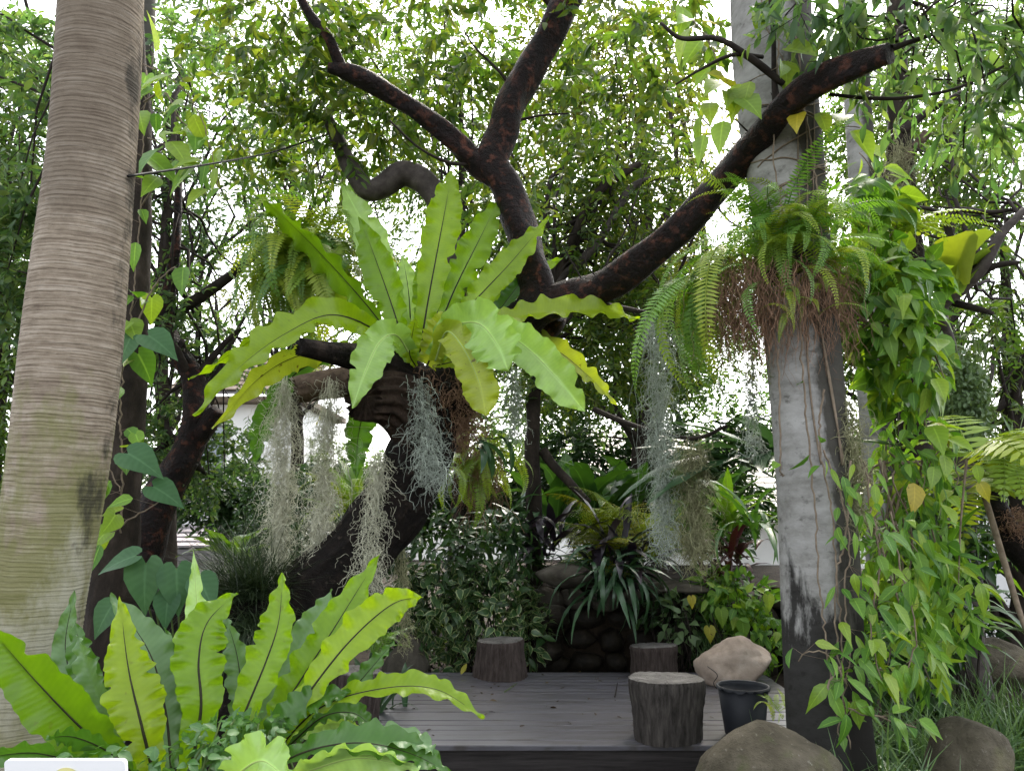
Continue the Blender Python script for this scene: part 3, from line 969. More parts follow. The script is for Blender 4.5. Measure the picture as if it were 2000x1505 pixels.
def tile_roof(t, x0, x1, ya, za, yb, zb, n, mat, width=0.30):
    """courses of overlapping tiles rising from (ya,za) to (yb,zb); every tile is a raised piece with a joint."""
    root = MB()
    box_v = np.array([[x0, ya, za - 0.10], [x1, ya, za - 0.10], [x1, yb, zb - 0.10], [x0, yb, zb - 0.10],
                      [x0, ya, za - 0.04], [x1, ya, za - 0.04], [x1, yb, zb - 0.04], [x0, yb, zb - 0.04]])
    root.add(box_v, [[0, 3, 2, 1], [4, 5, 6, 7], [0, 1, 5, 4], [1, 2, 6, 5], [2, 3, 7, 6], [3, 0, 4, 7]])
    r_ = root.build('roof', MT['trim'], t, smooth=False)
    for i in range(n):
        a0, a1 = i / n, (i + 1.12) / n
        m = MB()
        k = int((x1 - x0) / width)
        xs = np.linspace(x0, x1, k + 1)
        rs_ = np.random.default_rng(i)
        for j in range(k):
            jz = rs_.uniform(0, 0.012)
            ya_, yb_ = ya + (yb - ya) * a0, ya + (yb - ya) * min(a1, 1)
            za_, zb_ = za + (zb - za) * a0 + 0.03 + jz, za + (zb - za) * min(a1, 1) + jz - 0.006
            g = 0.012
            vv = np.array([[xs[j] + g, ya_, za_ - 0.035], [xs[j + 1] - g, ya_, za_ - 0.035], [xs[j + 1] - g, yb_, zb_ - 0.03], [xs[j] + g, yb_, zb_ - 0.03],
                           [xs[j] + g, ya_, za_], [xs[j + 1] - g, ya_, za_], [xs[j + 1] - g, yb_, zb_], [xs[j] + g, yb_, zb_]])
            m.add(vv, [[4, 5, 6, 7], [0, 1, 5, 4], [1, 2, 6, 5], [3, 0, 4, 7]], rs_.random())
        m.build('tile_course', mat, r_, smooth=False)
    return r_


h = house('white two storey house wall glimpsed behind the gnarled tree', -8.6, -5.6, 20.0, 24.0, 4.3)
m = MB(); box_mb(m, (-8.9, 19.5, 4.302), (-5.3, 24.4, 4.45)); m.build('eave', MT['roof_red'], h, smooth=False)
tile_roof(h, -8.9, -5.3, 19.5, 4.6, 22.0, 6.0, 8, MT['roof_red'])
window(h, -8.2, -7.5, 20.0, 2.6, 3.7)
h = house('low white outbuilding with grey tiled porch roof behind the left plants', -6.8, -4.35, 14.5, 17.0, 1.75)
tile_roof(h, -6.95, -4.15, 13.2, 0.92, 14.49, 1.28, 5, MT['roof_grey'], 0.25)
m = MB(); box_mb(m, (-6.95, 13.22, 0.70), (-4.15, 13.30, 0.80)); m.build('porch_beam', MT['trim'], h, smooth=False)
m = MB(); box_mb(m, (-6.9, 14.2, -0.2), (-4.2, 14.3, 0.7)); m.build('porch_wall', MT['white_wall'], h, smooth=False)
h = house('pale house with cream tiled roof showing through the rear plants', 1.6, 9.0, 15.2, 20.0, 1.5)
tile_roof(h, 1.2, 9.4, 14.5, 1.45, 18.6, 3.5, 16, MT['roof_tile'])

t = thing('garden_wall', 'white garden wall at the right edge behind the strappy leaves', 'wall', (7.4, 8.6, 0))
m = MB(); box_mb(m, (4.6, 8.5, -0.2), (14.0, 8.7, 1.10)); m.build('wall_panel', MT['white_wall'], t, smooth=False)
m = MB(); box_mb(m, (4.55, 8.46, 1.102), (14.0, 8.74, 1.16)); m.build('coping', MT['concrete'], t, smooth=False)
t = thing('garden_wall', 'long white boundary wall far behind the whole garden', 'wall', (0, 26, 0))
m = MB(); box_mb(m, (-40, 26, -0.2), (40, 26.3, 2.0)); m.build('wall_panel', MT['white_wall'], t, smooth=False)
m = MB(); box_mb(m, (-40, 25.95, 2.002), (40, 26.35, 2.1)); m.build('coping', MT['concrete'], t, smooth=False)

# ------------------------------------------------------------------ deck
DZ = 0.17
deck = thing('wooden_deck', 'low grey timber deck between the leaning trunk and the right palm', 'deck', (0.3, 4.735, 0))
yy = 4.735
x0d, x1d = -1.25, 2.1
rs = np.random.default_rng(8)
nb = 19
for i in range(nb):
    y0 = yy + i * 0.109
    m = MB()
    dz = rs.uniform(-0.0015, 0.0015)
    e = rs.uniform(-0.012, 0.012, 2)
    xa, xb, ya, yb, z0, z1 = x0d + e[0], x1d + e[1], y0, y0 + 0.1055, DZ - 0.028, DZ + dz
    c_ = 0.004
    v = np.array([[xa, ya, z0], [xb, ya, z0], [xb, yb, z0], [xa, yb, z0], [xa, ya, z1 - c_], [xb, ya, z1 - c_], [xb, yb, z1 - c_], [xa, yb, z1 - c_],
                  [xa, ya + c_, z1], [xb, ya + c_, z1], [xb, yb - c_, z1], [xa, yb - c_, z1]])
    m.add(v, [[0, 3, 2, 1], [0, 1, 5, 4], [1, 2, 6, 5], [2, 3, 7, 6], [3, 0, 4, 7], [4, 5, 9, 8], [6, 7, 11, 10], [8, 9, 10, 11], [5, 6, 10, 9], [7, 4, 8, 11]], rs.random())
    m.build('plank', MT['plank'], deck, smooth=False)
m = MB(); box_mb(m, (x0d, 4.76, -0.06), (x1d, 4.795, DZ - 0.031)); m.build('front_board', MT['fascia'], deck, smooth=False)
m = MB(); box_mb(m, (x0d + 0.002, 4.797, -0.06), (x0d + 0.035, 6.80, DZ - 0.031)); m.build('side_board', MT['fascia'], deck, smooth=False)
m = MB(); box_mb(m, (x1d - 0.035, 4.797, -0.06), (x1d - 0.002, 6.80, DZ - 0.031)); m.build('side_board', MT['fascia'], deck, smooth=False)

# stumps used as stools
def stump(label, px, py_base, w_top, w_base, py_top, seed, dark=None):
    c = on_plane(px, py_base - 8, DZ + 0.002)
    mp = M(px, py_base, c[1])
    r_top, r_base, hgt = w_top * mp / 2, w_base * mp / 2, (py_base - py_top - 20) * mp
    t = thing('stump_stool', label, 'stump', c, 'stump stools on the deck')
    rs = np.random.default_rng(seed)
    S, K = 72, 14
    a = np.linspace(0, 2 * math.pi, S, endpoint=False)
    prof = np.ones(S)
    for k in range(2, 6):
        prof += 0.045 / (k * 0.5) * np.sin(k * a + rs.uniform(0, 6))
    cracks = np.zeros(S)
    for k in range(9):
        cracks = np.maximum(cracks, np.exp(-((np.angle(np.exp(1j * (a - rs.uniform(0, 6.28)))) / 0.035) ** 2)) * rs.uniform(0.3, 1))
    m = MB(); vs_ = []
    for k in range(K):
        u = k / (K - 1)
        r = r_base + (r_top - r_base) * u ** 0.7
        r *= 1 + 0.03 * math.sin(u * 5 + seed)
        rr = r * prof * (1 - 0.085 * cracks * (0.3 + 0.7 * min(1, 1.5 - u))) + 0.004 * np.sin(a * 23 + u * 2) + rs.normal(0, 0.0018, S)
        if k == K - 1:
            rr -= 0.008
        z = u * hgt - (0.002 if k == 0 else 0)
        vs_.append(np.stack([c[0] + np.cos(a) * rr, c[1] + np.sin(a) * rr, np.full(S, c[2] + z) + (0.01 * np.cos(a - 1 + seed) if k > K - 3 else 0)], -1))
    v = np.array(vs_)
    i = np.arange(K - 1)[:, None] * S; j = np.arange(S)[None]; j2 = (j + 1) % S
    m.add(v.reshape(-1, 3), np.stack([i + j, i + j2, i + S + j2, i + S + j], -1).reshape(-1, 4))
    m.build('bark_side', dark or MT['stump_bark'], t)
    m = MB()
    rings = [v[-1]]
    top_c = v[-1].mean(0)
    for s in (0.96, 0.7, 0.4, 0.15):
        rg = top_c + (v[-1] - top_c) * s
        rg[:, 2] += 0.004 + rs.normal(0, 0.0012, S) - 0.006 * cracks * (s > 0.5)
        rings.append(rg)
    rv = np.array(rings)
    i = np.arange(len(rings) - 1)[:, None] * S
    m.add(rv.reshape(-1, 3), np.stack([i + j, i + j2, i + S + j2, i + S + j], -1).reshape(-1, 4))
    m.add(rings[-1], [list(range(S))])
    m.build('cut_face', MT['cut_wood'], t)
    return t


stump('tapering rust brown stump stool at the back of the deck before the shrub', 978, 1328, 92, 102, 1240, 1)
stump('reddish stump stool at the right rear, partly behind a bigger stump', 1277, 1325, 90, 88, 1250, 2)
stump('largest dark grey stump stool near the front edge of the deck', 1303, 1447, 148, 130, 1316, 3,
      solid('dark stump side', [(0.3, (0.015, 0.013, 0.011)), (0.5, (0.042, 0.037, 0.033)), (0.75, (0.09, 0.08, 0.07))], 6, (7, 7, 1.1), 0.85, 0.9, 0.008))
stump('stump stool half hidden by the long fronds of the low nest fern', 690, 1428, 106, 98, 1302, 4)

# bucket
bc = on_plane(1455, 1434, DZ + 0.003)
bk = thing('bucket', 'black plastic bucket with a ragged rim beside the largest stump', 'bucket', bc)
m = MB()
S = 40
a = np.linspace(0, 2 * math.pi, S, endpoint=False)
rs = np.random.default_rng(5)
prof = [(0.0, 0.0), (0.112, 0.0), (0.118, 0.01), (0.150, 0.27), (0.146, 0.27), (0.114, 0.015), (0.0, 0.015)]
vs_ = [np.stack([bc[0] + np.cos(a) * max(r, 0.001), bc[1] + np.sin(a) * max(r, 0.001), np.full(S, bc[2] + z)], -1) for r, z in prof]
i = np.arange(len(prof) - 1)[:, None] * S; j = np.arange(S)[None]; j2 = (j + 1) % S
m.add(np.array(vs_).reshape(-1, 3), np.stack([i + j, i + j2, i + S + j2, i + S + j], -1).reshape(-1, 4))
m.build('bucket_body', MT['bucket'], bk)
m = MB()
rag = rs.uniform(0.004, 0.022, S)
rows_ = [(0.1445, 0.262 + 0 * rag), (0.146, 0.285 + 0 * rag), (0.158, 0.287 + 0 * rag), (0.161 + rag * 0.1, 0.285 - rag)]
vs_ = [np.stack([bc[0] + np.cos(a) * r, bc[1] + np.sin(a) * r, bc[2] + z], -1) for r, z in rows_]
i = np.arange(3)[:, None] * S
m.add(np.array(vs_).reshape(-1, 3), np.stack([i + j, i + j2, i + S + j2, i + S + j], -1).reshape(-1, 4))
m.build('ragged_rim', MT['bucket'], bk)
m = MB()
hp = smooth_path([bc + [-0.16, 0, 0.265], bc + [-0.19, -0.05, 0.31], bc + [-0.17, -0.07, 0.36], bc + [-0.215, -0.02, 0.40]], 14)
tube(m, hp, 0.0025, 6)
m.build('wire_handle', MT['wire'], bk)

# twig litter on the deck
def litter(label, pts, r, mat, name='fallen_twig', cat='twig'):
    m = MB()
    c = np.array([[*on_plane(x, y, DZ)[:2], DZ + 0.002 + r] for x, y, d in pts])
    tube(m, smooth_path(c, 8), np.linspace(r, r * 0.5, 8), 6)
    tag(m.build(name, mat), label, cat)


litter('dark short twig lying near the middle back of the deck', [(1201, 1362, 5.5), (1206, 1335, 5.95)], 0.006, MT['twig'])
litter('thin yellowish stalk lying on the deck below the tapering stump', [(985, 1352, 5.66), (1010, 1335, 5.92)], 0.004, MT['green_stem'])

rs = np.random.default_rng(88)
mb = MB()
n = 110
pts_ = np.stack([rs.uniform(x0d + 0.1, x1d - 0.1, n), 4.8 + 2.0 * rs.random(n) ** 0.7, np.full(n, DZ + 0.006)], -1)
merge_inst(mb, T_ELL, pts_, orient(rs.normal(size=(n, 3)) * [1, 1, 0.12], rs.normal(size=(n, 3)) * 0.35 + [0, 0, 1]), rs.uniform(0.018, 0.055, n), rs.random(n))
tag(mb.build('leaf_litter', leaf_mat('dry leaf litter', [(0.02, 0.015, 0.01), (0.05, 0.032, 0.016), (0.025, 0.02, 0.012), (0.10, 0.07, 0.03)], 0.1, 0.6, 0.0, (1, 1, 1), 0.2), base=(0.3, 5.8, DZ), kind='stuff'), 'dark bits of dry leaf litter scattered over the deck', 'leaf litter')

# ------------------------------------------------------------------ rocks
rock('boulder', 'pinkish tan boulder on the right rear corner of the deck', MT['rock_tan'], on_plane(1430, 1334, DZ) + [0, 0, 0.13], (0.335, 0.24, 0.19), 2, 0.28,
     shape=lambda q: (q.x + 0.12 * q.z, q.y, q.z * (1.0 + 0.22 * max(0, 1 - abs(q.x - 0.1) * 2.2)) * (0.82 if q.x < -0.4 else 1)))
rock('boulder', 'large greenish brown boulder in front of the deck at the palm foot', MT['rock_moss'], P(1500, 1530, 3.5) + [0, 0, 0.0], (0.32, 0.30, 0.235), 4, 0.18,
     shape=lambda q: (q.x, q.y, q.z * (1.0 + 0.08 * max(0, 1 - abs(q.x) * 2))), facet=0.45)
rock('boulder', 'rounded brown boulder among grass at the lower right by gravel', MT['rock_moss'], P(1890, 1500, 3.9), (0.21, 0.22, 0.23), 7, 0.12)
rock('boulder', 'brown rock at the rear left of the deck under hanging moss', MT['rock_slab'], P(795, 1300, 7.2) + [0, 0, -0.02], (0.24, 0.26, 0.29), 9, 0.25)
rock('boulder', 'low pale rock between grass and white wall at far right', MT['rock_moss'], P(1940, 1300, 6.6) + [0, 0, 0], (0.3, 0.3, 0.22), 13, 0.2)

# stacked rock wall with a dark recess and ledges
rw = thing('rock_wall', 'dark stacked rock wall with a shaded recess behind the deck', 'rock wall', (0.9, 7.6, 0))
rs = np.random.default_rng(21)
cnt = 0
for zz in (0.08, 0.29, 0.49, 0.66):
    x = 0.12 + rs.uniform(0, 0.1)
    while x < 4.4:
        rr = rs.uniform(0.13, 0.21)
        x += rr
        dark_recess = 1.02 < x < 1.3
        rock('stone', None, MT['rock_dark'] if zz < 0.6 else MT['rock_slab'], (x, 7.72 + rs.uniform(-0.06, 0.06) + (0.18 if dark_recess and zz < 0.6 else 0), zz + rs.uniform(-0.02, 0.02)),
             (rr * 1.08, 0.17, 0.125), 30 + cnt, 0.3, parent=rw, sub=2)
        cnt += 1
        x += rr * 0.85
for (px, py, d, rx, ry, rz, sd_) in ((1112, 1122, 7.3, 0.36, 0.42, 0.13, 3), (1330, 1146, 7.35, 0.42, 0.36, 0.045, 6), (1215, 1135, 7.4, 0.2, 0.36, 0.07, 8)):
    rock('ledge_stone', None, MT['rock_slab'], P(px, py, d), (rx, ry, rz), sd_ + 60, 0.2, parent=rw, sub=3)
for (px, py, d, rx, ry, rz, sd_) in ((1068, 1270, 7.4, 0.16, 0.15, 0.14, 3), (1075, 1205, 7.5, 0.2, 0.16, 0.11, 8), (1340, 1250, 7.3, 0.2, 0.2, 0.2, 9)):
    rock('stone', None, MT['rock_dark'], P(px, py, d), (rx, ry, rz), sd_ + 90, 0.3, parent=rw, sub=3)

# ------------------------------------------------------------------ LEFT PALM
def palm_trunk(name, label, rows, mat, seed, rings=0, ring_amp=0.0, sides=64, n=420, to_ground=True, group=None):
    c, r = ppath(rows, n)
    base = c[0].copy(); base[2] = 0
    t = thing(name, label, 'palm tree', base, group)
    m = MB()
    T, Nn, B = frames(c)
    a = np.linspace(0, 2 * math.pi, sides, endpoint=False)
    arc = np.concatenate([[0], np.cumsum(np.linalg.norm(np.diff(c, axis=0), axis=1))])
    rs = np.random.default_rng(seed)
    rr = np.repeat(r[:, None], sides, 1)
    ph_ = np.full_like(rr, 0.5)
    for k in range(6):
        mth = rs.integers(1, 4)
        rr = rr * (1 + 0.012 * np.sin(mth * a[None] + arc[:, None] * rs.uniform(0.5, 5) + rs.uniform(0, 6)))
    if rings:
        pos = np.cumsum(rs.uniform(0.35, 1.75, int(arc[-1] / rings * 1.35)) * rings)
        wob = 0.006 * np.sin(a * 1 + 0.7)[None] + 0.003 * np.sin(2 * a + 2)[None] + rings * 0.09 * (np.sin(5 * a[None] + arc[:, None] * 11) + np.sin(9 * a[None] - arc[:, None] * 17 + 1) + 0.6 * np.sin(17 * a[None] + arc[:, None] * 23))
        s = arc[:, None] + wob
        idx = np.searchsorted(pos, s)
        p0 = np.where(idx > 0, pos[np.clip(idx - 1, 0, len(pos) - 1)], 0)
        p1 = pos[np.clip(idx, 0, len(pos) - 1)]
        u = (s - p0) / np.maximum(p1 - p0, 1e-4)
        ph_ = u
        rr = rr + ring_amp * (0.6 - u) * (0.5 + rs.random(len(pos))[np.clip(idx, 0, len(pos) - 1)]) - ring_amp * 0.8 * np.exp(-((u - 0.05) / 0.08) ** 2)
    v = c[:, None] + Nn[:, None] * np.cos(a)[None, :, None] * rr[..., None] + B[:, None] * np.sin(a)[None, :, None] * rr[..., None]
    nn_ = len(c)
    i = np.arange(nn_ - 1)[:, None] * sides; j = np.arange(sides)[None]; j2 = (j + 1) % sides
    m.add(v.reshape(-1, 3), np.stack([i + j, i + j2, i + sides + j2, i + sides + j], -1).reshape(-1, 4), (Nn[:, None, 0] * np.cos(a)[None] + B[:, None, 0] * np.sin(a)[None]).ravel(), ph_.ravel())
    m.build('trunk', mat, t)
    return t, c, r


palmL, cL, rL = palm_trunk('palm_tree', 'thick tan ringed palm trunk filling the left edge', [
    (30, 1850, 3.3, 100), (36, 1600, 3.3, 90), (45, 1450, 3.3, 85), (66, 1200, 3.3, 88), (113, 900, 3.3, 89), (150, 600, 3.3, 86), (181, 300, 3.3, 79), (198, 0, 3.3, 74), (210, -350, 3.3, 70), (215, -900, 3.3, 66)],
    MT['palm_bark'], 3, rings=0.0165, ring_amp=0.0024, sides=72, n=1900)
palmR, cR, rR = palm_trunk('palm_tree', 'pale grey palm trunk with black staining, painted side shade and a fern basket on the right', [
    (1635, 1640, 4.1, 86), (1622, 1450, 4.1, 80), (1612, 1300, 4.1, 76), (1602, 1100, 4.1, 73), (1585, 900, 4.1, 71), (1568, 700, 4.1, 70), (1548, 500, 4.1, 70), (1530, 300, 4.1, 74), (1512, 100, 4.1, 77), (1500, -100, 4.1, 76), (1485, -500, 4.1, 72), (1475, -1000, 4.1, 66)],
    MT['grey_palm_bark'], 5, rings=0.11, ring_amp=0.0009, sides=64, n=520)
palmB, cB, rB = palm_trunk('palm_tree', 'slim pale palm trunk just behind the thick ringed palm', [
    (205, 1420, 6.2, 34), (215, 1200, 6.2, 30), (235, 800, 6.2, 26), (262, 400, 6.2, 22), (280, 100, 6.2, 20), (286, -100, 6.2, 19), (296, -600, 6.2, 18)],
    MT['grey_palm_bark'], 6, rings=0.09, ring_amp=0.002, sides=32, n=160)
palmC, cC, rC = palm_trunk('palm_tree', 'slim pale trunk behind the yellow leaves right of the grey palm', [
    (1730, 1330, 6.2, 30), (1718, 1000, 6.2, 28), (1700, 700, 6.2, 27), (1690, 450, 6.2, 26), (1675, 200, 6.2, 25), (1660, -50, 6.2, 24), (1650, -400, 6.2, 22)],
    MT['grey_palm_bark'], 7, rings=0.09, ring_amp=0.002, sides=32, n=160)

# ------------------------------------------------------------------ TREES with explicit limbs
def limb(parent, rows, n, mat, name='limb', seed=0, sides=18, bumps=0.05, ridges=0, grooves=0.0, jag=0.0):
    c, r = ppath(rows, n)
    m = MB()
    tube(m, c, r, sides, bumps, seed, ridges=ridges, grooves=grooves, jag=jag)
    m.build(name, mat, parent)
    return c, r


tb = P(470, 1452, 5.0); tb[2] = 0
TREE = thing('leaning_tree', 'dark leaning tree carrying the big nest fern with three spreading limbs', 'tree', tb)
limb(TREE, [(430, 1500, 5.0, 130), (455, 1440, 5.0, 110), (520, 1270, 5.0, 84), (620, 1150, 5.0, 72), (712, 1065, 5.0, 66), (784, 970, 5.0, 63), (822, 885, 5.0, 61), (846, 800, 5.05, 58), (895, 715, 5.1, 48), (965, 660, 5.12, 42), (1030, 618, 5.1, 38), (1062, 585, 5.1, 35)], 260, MT['black_bark'], 'trunk', 1, 96, 0.05, 17, 0.06)
limb(TREE, [(1040, 605, 5.1, 30), (1052, 560, 5.1, 33), (1035, 500, 5.1, 32), (1010, 430, 5.1, 32), (985, 370, 5.1, 30), (962, 320, 5.1, 31), (985, 255, 5.1, 30), (1005, 190, 5.05, 30), (1045, 120, 5.0, 29), (1090, 40, 4.95, 28), (1125, -40, 4.9, 26), (1160, -180, 4.8, 22), (1180, -380, 4.7, 15)], 150, MT['wet_bark'], 'limb', 2, 32, 0.085)
cRB, rRB = limb(TREE, [(1035, 615, 5.1, 30), (1090, 592, 5.06, 32), (1150, 570, 4.95, 33), (1230, 525, 4.75, 32), (1320, 455, 4.5, 30), (1400, 370, 4.25, 29), (1470, 282, 4.0, 28), (1530, 212, 3.75, 27), (1600, 158, 3.55, 26), (1680, 125, 3.4, 25), (1738, 106, 3.3, 22)], 150, MT['wet_bark'], 'limb', 3, 32, 0.085)
limb(TREE, [(968, 345, 5.1, 24), (935, 320, 5.08, 22), (890, 280, 5.0, 20), (840, 235, 4.9, 19), (780, 195, 4.8, 18), (730, 163, 4.7, 18), (685, 143, 4.65, 18), (640, 132, 4.6, 10)], 90, MT['wet_bark'], 'limb', 4, 24, 0.11)
limb(TREE, [(668, 138, 4.65, 12), (655, 105, 4.6, 11), (640, 70, 4.55, 10), (600, 20, 4.5, 9), (560, -60, 4.4, 7)], 40, MT['wet_bark'], 'limb', 5, 12, 0.06)
limb(TREE, [(870, 720, 5.25, 18), (868, 640, 5.3, 17), (872, 560, 5.35, 17), (882, 490, 5.4, 18), (868, 420, 5.4, 22), (835, 362, 5.4, 24), (790, 340, 5.4, 24), (750, 362, 5.4, 23), (720, 372, 5.4, 21), (695, 345, 5.4, 18), (665, 285, 5.4, 15), (640, 230, 5.4, 10)], 120, MT['grey_bark'], 'limb', 6, 20, 0.05)
limb(TREE, [(825, 880, 5.0, 50), (810, 830, 4.93, 53), (780, 790, 4.84, 55), (745, 772, 4.74, 54), (708, 772, 4.62, 50)], 60, MT['charred'], 'cut_stub', 7, 96, 0.03, 18, 0.1, 0.04)
limb(TREE, [(800, 745, 4.95, 46), (755, 718, 4.75, 36), (700, 700, 4.55, 27), (645, 688, 4.38, 21), (586, 676, 4.25, 17)], 60, MT['black_bark'], 'cut_stub', 8, 32, 0.03, 12, 0.09, 0.015)
limb(TREE, [(800, 770, 5.1, 36), (720, 748, 5.12, 30), (650, 748, 5.1, 29), (600, 757, 5.08, 29), (578, 762, 5.06, 26)], 50, MT['dry_wood'], 'cut_stub', 9, 36, 0.05, 13, 0.09, 0.03)
limb(TREE, [(1130, 585, 5.0, 7), (1128, 560, 5.0, 6), (1118, 545, 5.0, 3)], 12, MT['wet_bark'], 'limb', 10, 8)
limb(TREE, [(960, 660, 5.15, 34), (1020, 650, 5.2, 30), (1075, 640, 5.25, 22), (1090, 615, 5.15, 18)], 40, MT['wet_bark'], 'limb', 12, 18)
# thin twigs on the limbs
for k, rows in enumerate([[(1000, 175, 5.05, 3), (975, 140, 5.0, 3), (930, 95, 4.95, 2), (905, 60, 4.9, 1.5)], [(1095, 30, 4.95, 8), (1080, 15, 4.95, 7), (1050, -20, 4.9, 6)],
                          [(1010, 235, 5.1, 3), (1060, 225, 5.1, 2.2), (1110, 222, 5.1, 1.5)], [(935, 320, 5.08, 4), (880, 318, 5, 3), (820, 290, 4.9, 2.5), (760, 235, 4.8, 2)],
                          [(1515, 222, 3.8, 6), (1512, 150, 3.75, 5.5), (1510, 60, 3.7, 5), (1500, -60, 3.6, 4)], [(1530, 165, 3.75, 6), (1460, 110, 3.7, 7), (1400, 75, 3.7, 6), (1330, 75, 3.7, 4), (1290, 45, 3.7, 3)],
                          [(1490, 112, 3.75, 4), (1430, 108, 3.7, 4), (1370, 135, 3.7, 3), (1320, 165, 3.7, 2)], [(1620, 185, 3.6, 3.5), (1700, 192, 3.6, 4), (1780, 190, 3.6, 3.5), (1870, 172, 3.6, 3), (1960, 130, 3.6, 2.5)],
                          [(1730, 100, 3.35, 6), (1770, 85, 3.35, 5), (1840, 60, 3.3, 4), (1920, 20, 3.3, 3)]]):
    limb(TREE, rows, 24, MT['twig'], 'twig', 40 + k, 7, 0.08)

rs = np.random.default_rng(35)
for k in range(26):
    i0 = rs.integers(20, len(cRB) - 10)
    q = cRB[i0]
    d = nrm(np.array([rs.normal() * 0.6, rs.normal() * 0.5, rs.choice([1, 1, 1, -0.6]) * rs.uniform(0.4, 1)]))
    L = rs.uniform(0.12, 0.42)
    c = smooth_path([q, q + d * L * 0.5 + rs.normal(size=3) * 0.03, q + d * L + rs.normal(size=3) * 0.05], 8)
    m = MB(); tube(m, c, np.linspace(0.006, 0.0018, 8), 6, caps=False); m.build('twig', MT['twig'], TREE)

# dead log and stump base at the lower left of the leaning tree
tb2 = P(345, 1440, 4.85); tb2[2] = 0
LOG = thing('tree_stump', 'black rotten stump behind the low nest fern at the left', 'tree stump', tb2)
limb(LOG, [(335, 1500, 4.85, 105), (330, 1400, 4.85, 92), (322, 1290, 4.85, 78), (318, 1215, 4.85, 66), (316, 1190, 4.85, 60)], 40, MT['black_bark'], 'trunk', 21, 40, 0.08, 12, 0.07, 0.06)
limb(LOG, [(300, 1215, 4.8, 50), (400, 1222, 4.9, 58), (480, 1228, 4.95, 62), (560, 1222, 5.0, 48)], 40, MT['black_bark'], 'limb', 22, 30, 0.1, 10, 0.06, 0.03)

# crown of the leaning tree
def crown(tree, blobs, n_c, m, l_twig, l_leaf, mat, seed, tpls, n_ind, limbs_from=None, n_limb=0, droop=0.35, cheap=None, twigs=True, mats2=None, spread=0.9, sides=6, bark='twig', outw=1.0):
    p, cc, u = blob_pts(blobs, n_c, seed)
    outs = nrm(p - cc) * outw
    pos, ax, nn, size, (a, b) = sprays(p, outs, m, l_twig, l_leaf, seed + 1, droop, spread)
    foliage(tree, tpls, MT[mat] if isinstance(mat, str) else mat, pos, ax, nn, size, n_ind, seed=seed, cheap=cheap, mats2=mats2)
    if twigs:
        mb_ = MB()
        twig_mesh(mb_, a, b, 0.0026 * (l_twig / 0.3) ** 0.5)
        if limbs_from is not None and n_limb:
            rs_ = np.random.default_rng(seed + 9)
            sel = rs_.choice(len(p), min(n_limb, len(p)), replace=False)
            branch_net(mb_, limbs_from[0], limbs_from[1], p[sel], seed + 3, sides=sides)
        mb_.build('branches', MT[bark], tree, kind='stuff')


crown(TREE, [(560, 70, 4.9, 190, 110, 0.7), (820, 60, 5.4, 240, 120, 0.9), (700, 260, 5.6, 200, 110, 0.6), (860, 180, 5.9, 170, 110, 0.5, 0.8), (1180, 200, 5.9, 170, 160, 0.5), (1260, 60, 5.2, 190, 110, 0.8),
             (800, -160, 4.8, 700, 110, 1.0, 0.35), (1020, 400, 6.0, 130, 90, 0.5, 0.6), (500, 250, 5.6, 110, 90, 0.6, 0.8)],
      520, 12, 0.34, 0.105, 'canopy', 101, [T_ELL, T_ELL_B, T_ELL], 300, None, 0, 0.45)
# big leaves of the right hand branches (same tree's limb end, nearer to the camera)
t = thing('branch_spray', 'long narrow leaves hanging over the cut end of the right limb', 'branch', P(1738, 106, 3.3))
c_, r_ = ppath([(1730, 100, 3.3, 8), (1800, 40, 3.3, 7), (1900, -40, 3.3, 7), (2050, -160, 3.3, 6)], 20)
crown(t, [(1720, 30, 3.4, 170, 90, 0.45), (1900, 80, 3.6, 150, 140, 0.5), (1600, 20, 3.5, 130, 60, 0.35, 0.7), (1950, 230, 3.9, 110, 80, 0.45, 0.7), (1800, -90, 3.4, 350, 70, 0.5, 0.4)],
      125, 10, 0.26, 0.115, 'canopy_blue', 131, [T_LANCE, T_ELL_B], 300, (c_, r_), 20, 0.75, spread=0.7)

